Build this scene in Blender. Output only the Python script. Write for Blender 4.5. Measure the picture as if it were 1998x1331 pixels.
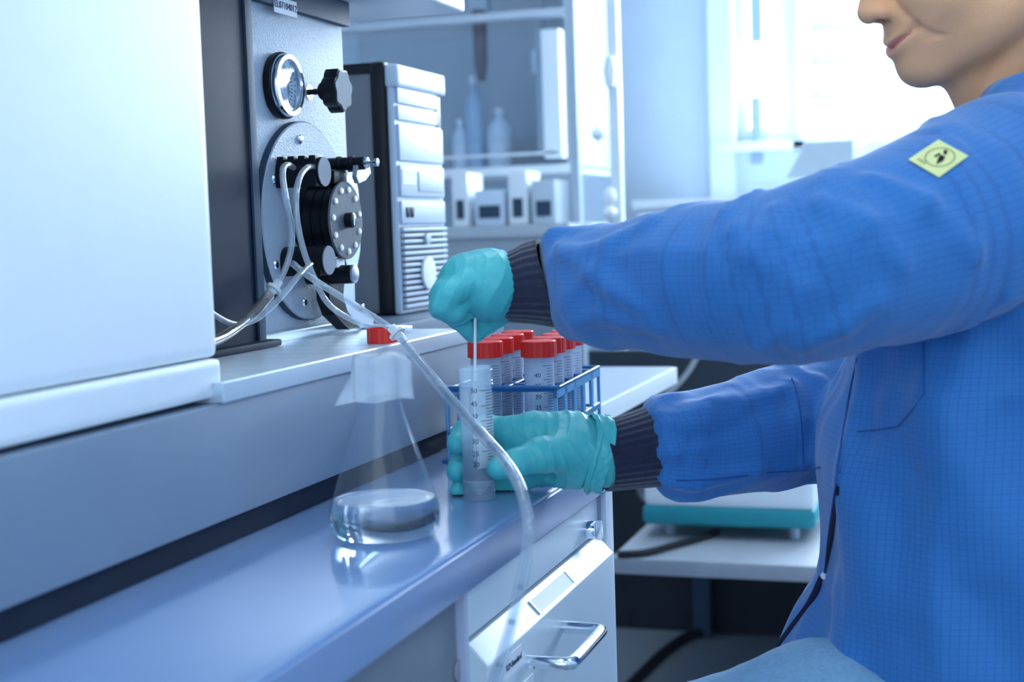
import bpy, bmesh, math, random
import numpy as np
from mathutils import Vector, Matrix, Euler
for _o in list(bpy.data.objects): bpy.data.objects.remove(_o)
S = bpy.context.scene
COL = S.collection
random.seed(4); RNG = np.random.default_rng(7)

# ------------------------------------------------------------------ camera
F = 2800.0; CX, CY = 999.0, 665.5; HC = 1.0
PITCH, YAW, ROLL = math.radians(4.492), math.radians(18.298), 0.033
_f = np.array([-math.sin(YAW)*math.cos(PITCH), math.cos(YAW)*math.cos(PITCH), -math.sin(PITCH)])
_r = np.array([math.cos(YAW), math.sin(YAW), 0.0]); _d = np.cross(_f, _r)
XI = math.cos(ROLL)*_r + math.sin(ROLL)*_d
YI = -math.sin(ROLL)*_r + math.cos(ROLL)*_d
CAMP = np.array([0.0, 0.0, HC])
def ray(x, y): return _f + XI*(x-CX)/F + YI*(y-CY)/F
def onz(x, y, z): d = ray(x, y); return CAMP + d*((z-HC)/d[2])
def onx(x, y, X): d = ray(x, y); return CAMP + d*(X/d[0])
def ony(x, y, Y): d = ray(x, y); return CAMP + d*(Y/d[1])
def dep(x, y, t): return CAMP + ray(x, y)*t
cam = bpy.data.cameras.new('camera'); cam_o = bpy.data.objects.new('camera', cam); COL.objects.link(cam_o)
M = Matrix(((XI[0], -YI[0], -_f[0], 0), (XI[1], -YI[1], -_f[1], 0), (XI[2], -YI[2], -_f[2], HC), (0, 0, 0, 1)))
cam_o.matrix_world = M
cam.sensor_width = 36.0; cam.lens = 36.0*F/1998.0; cam.clip_start = 0.05
cam.dof.use_dof = True; cam.dof.focus_distance = 1.42; cam.dof.aperture_fstop = 5.6
S.camera = cam_o

# ------------------------------------------------------------------ world, light, exposure
W = bpy.data.worlds.new('World'); S.world = W; W.use_nodes = True
bg = W.node_tree.nodes['Background']; bg.inputs[0].default_value = (0.70, 0.85, 1.0, 1); bg.inputs[1].default_value = 2.3
def area(name, loc, rot, sx, sy, power, col):
    l = bpy.data.lights.new(name, 'AREA'); l.shape = 'RECTANGLE'; l.size = sx; l.size_y = sy
    l.energy = power; l.color = col
    o = bpy.data.objects.new(name, l); COL.objects.link(o); o.location = loc; o.rotation_euler = rot
    return o
# daylight coming in through the window behind the person
area('window_daylight', (0.45, 5.15, 1.85), (math.radians(-82), 0, 0), 2.8, 1.5, 380, (0.86, 0.94, 1.0))
S.view_settings.view_transform = 'Standard'; S.view_settings.look = 'None'
S.view_settings.exposure = 0.48; S.view_settings.gamma = 1.0; S.view_settings.use_curve_mapping = False

# ------------------------------------------------------------------ materials
MATS = {}
def mat(name, col, rough=0.5, metal=0.0, vary=0.06, scale=30.0, bump=0.0, bscale=200.0, spec=0.5, trans=0.0, ior=1.45, coat=0.0, emit=None, es=0.0, sss=0.0, sheen=0.0):
    if name in MATS: return MATS[name]
    m = bpy.data.materials.new(name); m.use_nodes = True; nt = m.node_tree; n = nt.nodes; L = nt.links
    p = n['Principled BSDF']
    p.inputs['Roughness'].default_value = rough; p.inputs['Metallic'].default_value = metal
    p.inputs['Specular IOR Level'].default_value = spec; p.inputs['IOR'].default_value = ior
    p.inputs['Transmission Weight'].default_value = trans; p.inputs['Coat Weight'].default_value = coat
    p.inputs['Sheen Weight'].default_value = sheen
    if sss:
        p.inputs['Subsurface Weight'].default_value = sss; p.inputs['Subsurface Radius'].default_value = (0.01, 0.004, 0.002); p.inputs['Subsurface Scale'].default_value = 0.6
    if emit: p.inputs['Emission Color'].default_value = (*emit, 1); p.inputs['Emission Strength'].default_value = es
    tc = n.new('ShaderNodeTexCoord'); nz = n.new('ShaderNodeTexNoise'); nz.inputs['Scale'].default_value = scale; nz.inputs['Detail'].default_value = 4
    L.new(tc.outputs['Object'], nz.inputs['Vector'])
    mx = n.new('ShaderNodeMix'); mx.data_type = 'RGBA'
    mx.inputs[6].default_value = tuple(max(0, c*(1-vary)) for c in col) + (1,)
    mx.inputs[7].default_value = tuple(min(1, c*(1+vary)) for c in col) + (1,)
    L.new(nz.outputs['Fac'], mx.inputs[0]); L.new(mx.outputs[2], p.inputs['Base Color'])
    if bump:
        b = n.new('ShaderNodeTexNoise'); b.inputs['Scale'].default_value = bscale; b.inputs['Detail'].default_value = 2
        L.new(tc.outputs['Object'], b.inputs['Vector'])
        bn = n.new('ShaderNodeBump'); bn.inputs['Strength'].default_value = bump; bn.inputs['Distance'].default_value = 0.002
        L.new(b.outputs['Fac'], bn.inputs['Height']); L.new(bn.outputs['Normal'], p.inputs['Normal'])
    MATS[name] = m
    return m
def thin_clear(name, tint=(0.95, 0.98, 1.0), haze=0.1, hazecol=(0.85, 0.93, 1.0), rough=0.05, ior=1.5):
    """thin-walled clear plastic or glass: see-through, fresnel gloss, a little milky haze"""
    if name in MATS: return MATS[name]
    m = bpy.data.materials.new(name); m.use_nodes = True; nt = m.node_tree; n = nt.nodes; L = nt.links
    for x in list(n): n.remove(x)
    out = n.new('ShaderNodeOutputMaterial'); t = n.new('ShaderNodeBsdfTransparent'); t.inputs[0].default_value = (*tint, 1)
    g = n.new('ShaderNodeBsdfGlossy'); g.inputs['Roughness'].default_value = rough
    d = n.new('ShaderNodeBsdfDiffuse'); d.inputs[0].default_value = (*hazecol, 1)
    tr = n.new('ShaderNodeBsdfTranslucent'); tr.inputs[0].default_value = (*hazecol, 1)
    ad = n.new('ShaderNodeMixShader'); ad.inputs[0].default_value = 0.5; L.new(d.outputs[0], ad.inputs[1]); L.new(tr.outputs[0], ad.inputs[2])
    tc = n.new('ShaderNodeTexCoord'); nz = n.new('ShaderNodeTexNoise'); nz.inputs['Scale'].default_value = 60
    L.new(tc.outputs['Object'], nz.inputs['Vector'])
    mr = n.new('ShaderNodeMapRange'); mr.inputs[3].default_value = haze*0.8; mr.inputs[4].default_value = haze*1.2; L.new(nz.outputs['Fac'], mr.inputs[0])
    m1 = n.new('ShaderNodeMixShader'); L.new(mr.outputs[0], m1.inputs[0]); L.new(t.outputs[0], m1.inputs[1]); L.new(ad.outputs[0], m1.inputs[2])
    fr = n.new('ShaderNodeFresnel'); fr.inputs[0].default_value = ior
    geo = n.new('ShaderNodeNewGeometry'); ng = n.new('ShaderNodeMath'); ng.operation = 'SUBTRACT'; ng.inputs[0].default_value = 1.0
    L.new(geo.outputs['Backfacing'], ng.inputs[1])
    ml = n.new('ShaderNodeMath'); ml.operation = 'MULTIPLY'; L.new(fr.outputs[0], ml.inputs[0]); L.new(ng.outputs[0], ml.inputs[1])
    m2 = n.new('ShaderNodeMixShader'); L.new(ml.outputs[0], m2.inputs[0]); L.new(m1.outputs[0], m2.inputs[1]); L.new(g.outputs[0], m2.inputs[2])
    L.new(m2.outputs[0], out.inputs[0]); MATS[name] = m
    return m
WHITE = mat('white_enamel', (0.83, 0.90, 0.96), 0.32, vary=0.02)
COVER = mat('cover_white', (0.80, 0.88, 0.95), 0.35, vary=0.02)
BASEG = mat('base_grey', (0.20, 0.27, 0.375), 0.45, vary=0.05, scale=12)
SHELFM = mat('shelf_metal', (0.62, 0.72, 0.82), 0.28, metal=0.35, vary=0.05)
BENCHM = mat('bench_blue', (0.19, 0.31, 0.55), 0.17, vary=0.06, scale=8, coat=0.4)
PANELM = mat('panel_texture', (0.50, 0.60, 0.71), 0.5, vary=0.04, bump=0.9, bscale=450)
DISCM = mat('disc_texture', (0.40, 0.49, 0.60), 0.5, vary=0.04, bump=0.6, bscale=450)
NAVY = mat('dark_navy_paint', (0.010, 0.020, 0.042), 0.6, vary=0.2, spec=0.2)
SLATE = mat('slate_paint', (0.040, 0.07, 0.115), 0.55, vary=0.1, spec=0.25)
BLACK = mat('black_plastic', (0.006, 0.008, 0.013), 0.35, vary=0.2, spec=0.3)
CHROME = mat('chrome', (0.80, 0.86, 0.92), 0.14, metal=1.0, vary=0.03)
STEEL = mat('brushed_steel', (0.38, 0.45, 0.53), 0.45, metal=0.9, vary=0.08)
TOWERG = mat('tower_grey', (0.17, 0.19, 0.23), 0.5, vary=0.05)
TOWERW = mat('tower_silver', (0.46, 0.56, 0.68), 0.4, vary=0.04)
RED = mat('red_cap', (0.78, 0.022, 0.016), 0.38, vary=0.08)
RACKB = mat('rack_blue', (0.015, 0.13, 0.36), 0.3, vary=0.1)
PRINT = mat('print_ink', (0.02, 0.05, 0.12), 0.6)
PAPER = mat('label_paper', (0.85, 0.90, 0.95), 0.6, vary=0.02)
GREYP = mat('grey_panel', (0.21, 0.24, 0.29), 0.5, vary=0.05)
CABW = mat('cabinet_white', (0.72, 0.82, 0.90), 0.35, vary=0.02)
FILM = thin_clear('parafilm', haze=0.55, hazecol=(0.9, 0.96, 1.0), rough=0.25)
GLASS = thin_clear('flask_glass', tint=(0.93, 0.97, 1.0), haze=0.04, rough=0.02)
PLAST = thin_clear('tube_plastic', tint=(0.94, 0.975, 1.0), haze=0.20, hazecol=(0.80, 0.91, 1.0), rough=0.12)
BORE = thin_clear('hose_bore', tint=(0.74, 0.81, 0.88), haze=0.03, ior=1.6)
HOSE = thin_clear('clear_hose', tint=(0.93, 0.96, 0.99), haze=0.24, hazecol=(0.88, 0.95, 1.0), rough=0.05, ior=1.8)
PANE = thin_clear('window_glass', haze=0.02, rough=0.02)
WATER = mat('water', (0.93, 0.98, 1.0), 0.0, trans=1.0, ior=1.33, vary=0.0)

# ------------------------------------------------------------------ helpers
def tag(o, label=None, cat=None, group=None, kind=None):
    if label: o['label'] = label
    if cat: o['category'] = cat
    if group: o['group'] = group
    if kind: o['kind'] = kind
    return o
def thing(name, label, cat, loc=(0, 0, 0), rz=0.0, group=None):
    o = bpy.data.objects.new(name, None); COL.objects.link(o); o.empty_display_size = 0.02
    o.location = Vector([float(c) for c in loc]); o.rotation_euler = (0, 0, rz)
    return tag(o, label, cat, group)
def link(name, me, m, parent=None, local=False):
    o = bpy.data.objects.new(name, me); COL.objects.link(o)
    if m is not None and not me.materials: me.materials.append(m)
    if parent is not None:
        o.parent = parent
        if not local:
            bpy.context.view_layer.update()
            o.matrix_parent_inverse = parent.matrix_world.inverted()
    return o
def smooth(me, ang=0.7):
    me.shade_smooth()
    try: me.set_sharp_from_angle(angle=ang)
    except Exception: pass
def mk(name, bm, m, parent=None, sm=True, local=False, ang=0.7):
    me = bpy.data.meshes.new(name); bmesh.ops.recalc_face_normals(bm, faces=bm.faces); bm.to_mesh(me); bm.free()
    if sm: smooth(me, ang)
    return link(name, me, m, parent, local)
def BM(): return bmesh.new()
def box(bm, a, b, bev=0.0, seg=2):
    """axis-aligned box between corners a and b"""
    a = [float(min(p, q)) for p, q in zip(a, b)], [float(max(p, q)) for p, q in zip(a, b)]
    lo, hi = a
    r = bmesh.ops.create_cube(bm, size=1.0)
    vs = r['verts']
    for v in vs:
        v.co = Vector([lo[i] + (v.co[i]+0.5)*(hi[i]-lo[i]) for i in range(3)])
    if bev > 0:
        es = list({e for v in vs for e in v.link_edges})
        bmesh.ops.bevel(bm, geom=es, offset=bev, segments=seg, profile=0.7, affect='EDGES')
    return bm
def frame_from(axis):
    a = Vector(axis).normalized(); t = Vector((0, 0, 1)) if abs(a.z) < 0.9 else Vector((1, 0, 0))
    u = a.cross(t).normalized(); v = a.cross(u).normalized(); return a, u, v
def cyl(bm, p, q, r, r2=None, n=24, cap=True, bev=0.0):
    p = Vector([float(c) for c in p]); q = Vector([float(c) for c in q]); a, u, v = frame_from(q-p)
    r2 = r if r2 is None else r2
    prof = [(0, r), (1, r2)] if not bev else [(0, r-bev), (bev/(q-p).length, r), (1-bev/(q-p).length, r2), (1, r2-bev)]
    rings = []
    for t, rr in prof:
        c = p + (q-p)*t
        rings.append([bm.verts.new(c + (u*math.cos(2*math.pi*i/n) + v*math.sin(2*math.pi*i/n))*rr) for i in range(n)])
    for k in range(len(rings)-1):
        for i in range(n): bm.faces.new((rings[k][i], rings[k][(i+1) % n], rings[k+1][(i+1) % n], rings[k+1][i]))
    if cap: bm.faces.new(rings[0][::-1]); bm.faces.new(rings[-1])
    return bm
def lathe(bm, prof, c=(0, 0, 0), n=32, axis=(0, 0, 1)):
    """revolve (r, h) profile about axis through c"""
    c = Vector([float(x) for x in c]); a, u, v = frame_from(axis)
    rings = []
    for r, h in prof:
        if r < 1e-6: rings.append([bm.verts.new(c + a*h)])
        else: rings.append([bm.verts.new(c + a*h + (u*math.cos(2*math.pi*i/n)+v*math.sin(2*math.pi*i/n))*r) for i in range(n)])
    for A, Bq in zip(rings, rings[1:]):
        for i in range(n):
            j = (i+1) % n
            if len(A) == 1 and len(Bq) == 1: continue
            if len(A) == 1: bm.faces.new((A[0], Bq[j], Bq[i]))
            elif len(Bq) == 1: bm.faces.new((A[i], A[j], Bq[0]))
            else: bm.faces.new((A[i], A[j], Bq[j], Bq[i]))
    return bm
def spline(pts, k=8):
    P = [np.array(p, float) for p in pts]; P = [2*P[0]-P[1]] + P + [2*P[-1]-P[-2]]; out = []
    for i in range(1, len(P)-2):
        for s in range(k):
            t = s/k
            out.append(0.5*((2*P[i]) + (-P[i-1]+P[i+1])*t + (2*P[i-1]-5*P[i]+4*P[i+1]-P[i+2])*t*t + (-P[i-1]+3*P[i]-3*P[i+1]+P[i+2])*t**3))
    out.append(P[-2]); return out
def sweep(bm, pts, r, n=12, k=8, cap=True, rs=None):
    P = [Vector([float(c) for c in p]) for p in (spline(pts, k) if k > 1 else pts)]
    m = len(P); up = None; rings = []
    for i, p in enumerate(P):
        t = (P[min(i+1, m-1)] - P[max(i-1, 0)]).normalized()
        if up is None: _, up, _ = frame_from(t)
        up = (up - t*up.dot(t)).normalized(); v = t.cross(up)
        rr = r if rs is None else float(np.interp(i/(m-1), [x[0] for x in rs], [x[1] for x in rs]))
        rings.append([bm.verts.new(p + (up*math.cos(2*math.pi*j/n)+v*math.sin(2*math.pi*j/n))*rr) for j in range(n)])
    for A, Bq in zip(rings, rings[1:]):
        for j in range(n): bm.faces.new((A[j], A[(j+1) % n], Bq[(j+1) % n], Bq[j]))
    if cap: bm.faces.new(rings[0][::-1]); bm.faces.new(rings[-1])
    return bm
def prism(bm, poly, vec, bev=0.0):
    """extrude a 3-D polygon along vec"""
    vec = Vector([float(c) for c in vec]); A = [bm.verts.new(Vector([float(c) for c in p])) for p in poly]; Bq = [bm.verts.new(v.co+vec) for v in A]
    fs = [bm.faces.new(A[::-1]), bm.faces.new(Bq)]; n = len(A)
    for i in range(n): fs.append(bm.faces.new((A[i], A[(i+1) % n], Bq[(i+1) % n], Bq[i])))
    bmesh.ops.recalc_face_normals(bm, faces=fs)
    if bev:
        es = list({e for f_ in fs for e in f_.edges}); bmesh.ops.bevel(bm, geom=es, offset=bev, segments=2, profile=0.7, affect='EDGES')
    return bm
def text(name, body, size, loc, xdir, ydir, m, parent=None, ext=0.0003):
    """flat lettering as a mesh, its baseline along xdir"""
    cu = bpy.data.curves.new(name, 'FONT'); cu.body = body; cu.size = size; cu.extrude = ext; cu.align_x = 'CENTER'; cu.align_y = 'CENTER'
    cu.resolution_u = 2
    tmp = bpy.data.objects.new('tmp', cu); COL.objects.link(tmp); bpy.context.view_layer.update()
    me = bpy.data.meshes.new_from_object(tmp.evaluated_get(bpy.context.evaluated_depsgraph_get()))
    bpy.data.objects.remove(tmp); me.name = name; me.materials.clear()
    X = Vector([float(c) for c in xdir]).normalized(); Y = Vector([float(c) for c in ydir]).normalized(); Z = X.cross(Y).normalized(); Y = Z.cross(X)
    T = Matrix(((X.x, Y.x, Z.x, float(loc[0])), (X.y, Y.y, Z.y, float(loc[1])), (X.z, Y.z, Z.z, float(loc[2])), (0, 0, 0, 1)))
    me.transform(T)
    return link(name, me, m, parent)
def struct(name, bm, m, label=None): return tag(mk(name, bm, m), label, None, None, 'structure')
def copy_tree(o, parent=None):
    c = o.copy(); COL.objects.link(c); c.parent = parent
    if parent is not None: c.matrix_parent_inverse = o.matrix_parent_inverse.copy()
    for ch in [x for x in bpy.data.objects if x.parent == o]: copy_tree(ch, c)
    return c
BZ = 0.76          # bench top height
# ================================================================== the room
FLOORM = mat('floor_vinyl', (0.20, 0.235, 0.28), 0.4, vary=0.1, scale=5)
WALLM = mat('wall_paint', (0.68, 0.80, 0.93), 0.7, vary=0.03, scale=3)
CEILM = mat('ceiling_paint', (0.85, 0.89, 0.93), 0.8, vary=0.02)
WX0, WX1, WY0, WY1, WZ = -2.6, 2.4, -1.4, 4.8, 2.8
struct('floor', box(BM(), (WX0, WY0, -0.1), (WX1, WY1, 0)), FLOORM)
struct('ceiling', box(BM(), (WX0, WY0, WZ), (WX1, WY1, WZ+0.1)), CEILM)
struct('wall_left', box(BM(), (WX0-0.1, WY0, 0), (WX0, WY1, WZ)), WALLM)
struct('wall_right', box(BM(), (WX1, WY0, 0), (WX1+0.1, WY1, WZ)), WALLM)
# back wall with a window opening: pixels 1575..off-frame, and a narrow side window 1430..1560
def bx(px): return float(ony(px, 300, WY1)[0])
w1a, w1b = bx(1575), bx(1575)+2.0
w2a, w2b = bx(1428), bx(1556)
wz0 = float(ony(1700, 268, WY1)[2]); wz1 = 2.45
b = BM()
for a, c, z0, z1 in ((WX0, w2a, 0, WZ), (w2a, w1b, 0, wz0), (w2a, w1b, wz1, WZ), (w2b, w1a, wz0, wz1), (w1b, WX1, 0, WZ)):
    box(b, (a, WY1, z0), (c, WY1+0.18, z1))
struct('wall_back', b, WALLM)
FRAMEM = mat('window_frame_white', (0.80, 0.88, 0.95), 0.4, vary=0.02)
for i, (a, c) in enumerate(((w1a, w1b), (w2a, w2b))):
    wroot = tag(thing('window_%d' % (i+1), ('wide bright window with white blinds behind the person', 'narrow side window left of the blinds')[i], None, ((a+c)/2, WY1+0.05, wz0)), kind='structure')
    b = BM(); t = 0.05
    box(b, (a, WY1+0.03, wz0), (c, WY1+0.09, wz0+t)); box(b, (a, WY1+0.03, wz1-t), (c, WY1+0.09, wz1))
    box(b, (a, WY1+0.03, wz0+t), (a+t, WY1+0.09, wz1-t)); box(b, (c-t, WY1+0.03, wz0+t), (c, WY1+0.09, wz1-t))
    mk('window_frame', b, FRAMEM, wroot)
    mk('pane', box(BM(), (a+t, WY1+0.055, wz0+t), (c-t, WY1+0.06, wz1-t)), PANE, wroot)
    mk('window_sill', box(BM(), (a-0.04, WY1-0.10, wz0-0.03), (c+0.04, WY1+0.03, wz0), 0.006), FRAMEM, wroot)
    if i == 1:
        for py in (20, 255):
            p = ony(1478, py, WY1+0.02)
            h = mk('window_handle', box(BM(), (p[0]-0.02, WY1-0.01, p[2]-0.11), (p[0]+0.02, WY1+0.03, p[2]+0.11), 0.008), mat('handle_grey', (0.32, 0.42, 0.55), 0.4), wroot)
bl = thing('window_blind', 'white horizontal slat blind hanging in front of the bright window', 'blind', ((w1a+w1b)/2, WY1-0.06, wz0))
BLINDM = mat('blind_slat', (0.62, 0.76, 0.88), 0.5, vary=0.02)
z = wz0+0.045; sl = None
while z < wz1:
    if sl is None:
        bb = BM(); prism(bb, [(w1a+0.02, WY1-0.070, z-0.030), (w1a+0.02, WY1-0.040, z+0.030), (w1a+0.02, WY1-0.037, z+0.028), (w1a+0.02, WY1-0.067, z-0.032)], (w1b-w1a-0.04, 0, 0))
        sl = mk('blind_slat', bb, BLINDM, bl, sm=False); z0s = z
    else:
        c = sl.copy(); COL.objects.link(c); c.location.z = z - z0s
    z += 0.108
mk('head_rail', box(BM(), (w1a, WY1-0.085, wz1), (w1b, WY1-0.025, wz1+0.05)), FRAMEM, bl)
for px in (1420,):
    p = bx(px); struct('trim_1', box(BM(), (p-0.05, WY1-0.05, 0.85), (p+0.03, WY1, WZ)), FRAMEM, 'white pilaster strip beside the window')
struct('baseboard_back', box(BM(), (WX0, WY1-0.02, 0), (WX1, WY1, 0.09)), FRAMEM)
# wall behind the camera with an unseen long window added for front fill
b = BM(); fa, fb, fz0, fz1 = -1.7, 2.0, 0.95, 2.35
for a, c, z0, z1 in ((WX0, fa, 0, WZ), (fb, WX1, 0, WZ), (fa, fb, 0, fz0), (fa, fb, fz1, WZ)): box(b, (a, WY0-0.15, z0), (c, WY0, z1))
struct('wall_front', b, WALLM)
wroot = tag(thing('window_3', 'unseen long window added in the wall behind the camera for front fill', None, ((fa+fb)/2, WY0-0.1, fz0)), kind='structure')
b = BM(); box(b, (fa, WY0-0.12, fz0), (fb, WY0-0.06, fz0+0.05)); box(b, (fa, WY0-0.12, fz1-0.05), (fb, WY0-0.06, fz1))
for xx in (fa, fa+1.2, fa+2.4, fb-0.05): box(b, (xx, WY0-0.12, fz0+0.05), (xx+0.05, WY0-0.06, fz1-0.05))
mk('window_frame', b, FRAMEM, wroot, sm=False)
mk('pane', box(BM(), (fa+0.02, WY0-0.095, fz0+0.02), (fb-0.02, WY0-0.09, fz1-0.02)), PANE, wroot, sm=False)
# ceiling lamps, recessed panels
LAMPE = mat('lamp_diffuser', (0.9, 0.95, 1.0), 0.6, emit=(0.88, 0.95, 1.0), es=3.2)
for i, (lx, ly, lab) in enumerate(((-0.35, 0.55, 'long ceiling light panel above the camera'), (-0.75, 2.3, 'long ceiling light panel beyond the instrument'), (1.25, 0.55, 'long ceiling light panel above the aisle near the camera'), (1.25, 2.9, 'long ceiling light panel above the aisle by the window'))):
    t = thing('ceiling_light', lab, 'light', (lx, ly, WZ-0.05), group='ceiling light panels')
    b = BM()
    for s in (-1, 1):
        box(b, (lx+s*0.17-0.01, ly-0.65, WZ-0.05), (lx+s*0.17+0.01, ly+0.65, WZ)); box(b, (lx-0.18, ly+s*0.64-0.01, WZ-0.05), (lx+0.18, ly+s*0.64+0.01, WZ))
    mk('lamp_frame', b, FRAMEM, t, sm=False)
    mk('diffuser', box(BM(), (lx-0.16, ly-0.63, WZ-0.04), (lx+0.16, ly+0.63, WZ-0.02)), LAMPE, t, sm=False)

# ================================================================== bench and cabinets
XE = -0.376; YEND = 1.455
bench = tag(mk('worktop', box(BM(), (-1.30, -0.9, BZ-0.036), (XE, YEND, BZ), 0.006, 4), BENCHM), 'long glossy blue laboratory worktop carrying the flask and the instrument', 'worktop')
tag(mk('edge_strip', box(BM(), (XE-0.001, -0.9, BZ-0.034), (XE+0.0025, YEND-0.002, BZ-0.003), 0.0015), mat('edge_blue', (0.22, 0.32, 0.54), 0.3), bench), 'lighter blue front edge band')
# end panel of the bench
fr = thing('bench_support', 'pale lavender end panel carrying the far end of the worktop', 'bench support', (-0.6, YEND-0.02, 0))
mp = thing('modesty_panel', 'grey panel with round plug under the worktop left of the drawers', 'panel', (XE-0.02, 0.1, 0.06))
LAV = mat('lavender_panel', (0.50, 0.57, 0.74), 0.4, vary=0.03)
mk('end_panel', box(BM(), (-1.28, YEND-0.03, 0), (XE-0.004, YEND-0.005, BZ-0.036), 0.002), LAV, fr)
mk('edge_trim', box(BM(), (XE-0.004, YEND-0.032, 0), (XE+0.002, YEND-0.003, BZ-0.037), 0.002), CABW, fr)
gy0, gy1 = -0.85, 1.0125
mk('grey_panel', box(BM(), (XE-0.030, gy0, 0.06), (XE-0.012, gy1, BZ-0.037), 0.001), GREYP, mp)
p = onx(892, 1308, XE-0.012); mk('round_plug', cyl(BM(), p, p+np.array([0.002, 0, 0]), 0.0085, n=24, bev=0.0006), mat('plug_grey', (0.30, 0.34, 0.40), 0.5), mp)
p = onx(912, 1182, XE-0.012); mk('screw_hole', cyl(BM(), p, p+np.array([0.0006, 0, 0]), 0.0011, n=10), BLACK, mp)
# drawer cabinet
cy0, cy1 = 1.018, YEND-0.034
dc = thing('drawer_cabinet', 'white drawer cabinet under the worktop with chrome handles and labels', 'cabinet', (XE-0.3, (cy0+cy1)/2, 0.06))
mk('body', box(BM(), (-1.0, cy0, 0.06), (XE-0.016, cy1, BZ-0.038), 0.001), CABW, dc)
mk('top_rail', box(BM(), (XE-0.015, cy0+0.003, 0.684), (XE-0.006, cy1-0.003, BZ-0.040), 0.0015), CABW, dc)
mk('side_trim', box(BM(), (XE-0.018, cy0-0.004, 0.06), (XE-0.005, cy0+0.004, BZ-0.039), 0.001), LAV, dc)
p = onx(1140, 1033, XE-0.008)
lk = mk('lock', lathe(BM(), [(0, 0.012), (0.008, 0.012), (0.009, 0.010), (0.009, 0.0), (0, 0)], p, 20, (1, 0, 0)), CHROME, dc)
b = BM(); box(b, p+np.array([0.012, -0.002, -0.010]), p+np.array([0.019, 0.002, 0.010]), 0.001); mk('lock_key', b, CHROME, lk)
def drawer(z0, z1, first):
    root = BM()
    xf = XE+0.010
    # front slab with a slanted top edge
    prof = [(XE-0.012, z0), (xf, z0), (xf, z1-0.017), (XE-0.006, z1), (XE-0.012, z1)]
    prism(root, [(x, cy0+0.004, zz) for x, zz in prof], (0, cy1-cy0-0.008, 0), 0.0015)
    d = mk('drawer', root, CABW, dc, sm=False)
    hp0 = onx(1026, 1240, xf); hp1 = onx(1095, 1169, xf); zc = z1-0.042; ya, yb = hp0[1], hp1[1]; xo = xf+0.038
    sweep_pts = [(xf-0.002, ya, zc), (xo-0.012, ya, zc), (xo-0.003, ya+0.003, zc), (xo, ya+0.012, zc), (xo, yb-0.012, zc), (xo-0.003, yb-0.003, zc), (xo-0.012, yb, zc), (xf-0.002, yb, zc)]
    mk('handle', sweep(BM(), sweep_pts, 0.0055, 14, 3), CHROME, d)
    return d, xf
d1, xf = drawer(0.43, 0.680, True)
# card holder on the slanted top and the paper labels
s0 = np.array([XE-0.006, 0, 0.680]); s1 = np.array([xf, 0, 0.663]); nrm = np.array([0.017, 0, 0.016]); nrm /= np.linalg.norm(nrm)
q = lambda y, t, h: s0*(1-t)+s1*t + np.array([0, y, 0]) + nrm*h
b = BM(); prism(b, [q(1.165, 0.25, 0.0004), q(1.275, 0.25, 0.0004), q(1.275, 0.85, 0.0004), q(1.165, 0.85, 0.0004)], nrm*0.0006); mk('card_holder', b, PAPER, d1, sm=False)
b = BM()
for yy0, yy1, t0, t1 in ((1.164, 1.166, 0.22, 0.88), (1.274, 1.276, 0.22, 0.88), (1.165, 1.275, 0.85, 0.88), (1.165, 1.275, 0.22, 0.25)):
    prism(b, [q(yy0, t0, 0.0008), q(yy1, t0, 0.0008), q(yy1, t1, 0.0008), q(yy0, t1, 0.0008)], nrm*0.0010)
mk('holder_rim', b, mat('rim_plastic', (0.62, 0.70, 0.80), 0.3), d1, sm=False)
def lab(yc, zc, w, h, body, size):
    o = mk('paper_label', box(BM(), (xf, yc-w/2, zc-h/2), (xf+0.0006, yc+w/2, zc+h/2)), PAPER, d1, sm=False)
    text('label_text', body, size, (xf+0.0009, yc, zc), (0, 1, 0), (0, 0, 1), PRINT, o)
p = onx(1001, 1290, xf); lab(p[1], p[2]-0.001, 0.043, 0.018, 'ICP-Standard', 0.0074)
p = onx(1022, 1338, xf); lab(p[1]+0.004, p[2]-0.006, 0.043, 0.018, 'Standard', 0.0074)
d2, _ = drawer(0.24, 0.42, False)
d3, _ = drawer(0.07, 0.23, False)
# second, set-back bench further on
b2 = thing('bench', 'far blue-white bench standing beyond the end of the worktop', 'bench', (-0.9, 1.95, 0))
mk('top', box(BM(), (-1.45, 1.60, BZ-0.03), (-0.495, 2.36, BZ), 0.004), mat('far_bench', (0.30, 0.37, 0.50), 0.3), b2)
mk('edge_band', box(BM(), (-0.4955, 1.60, BZ-0.028), (-0.490, 2.358, BZ-0.001), 0.002), WHITE, b2)
for lx in (-1.40, -0.80):
    for ly in (1.66, 2.28): mk('leg', box(BM(), (lx-0.025, ly-0.025, 0), (lx+0.025, ly+0.025, BZ-0.03), 0.002), SLATE, b2)
# ================================================================== the analysis instrument
XB = -0.560; XP = -0.73; ZS = 0.886
ins = thing('analysis_instrument', 'large white and grey laboratory analyser with pump, gauge and knob on the worktop', 'instrument', (-0.85, 0.7, BZ))
mk('base', box(BM(), (-1.12, -0.35, 0.7815), (XB, 1.57, 0.8725), 0.003), BASEG, ins)
mk('gap_shade_block', box(BM(), (-1.10, -0.33, BZ+0.0006), (XB-0.006, 1.55, 0.782)), NAVY, ins, sm=False)  # added dark block standing in for the shade under the raised base
mk('housing', box(BM(), (-1.12, -0.35, 0.8725), (XP-0.012, 1.59, 1.62), 0.006), WHITE, ins)
cv = mk('cover', box(BM(), (XP-0.01, -0.35, 0.907), (XB-0.010, 0.992, 1.62), 0.011, 4), COVER, ins)
mk('cover_lip', box(BM(), (XP-0.01, -0.35, 0.8765), (XB-0.006, 0.988, 0.9065), 0.007, 4), COVER, cv)
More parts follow.
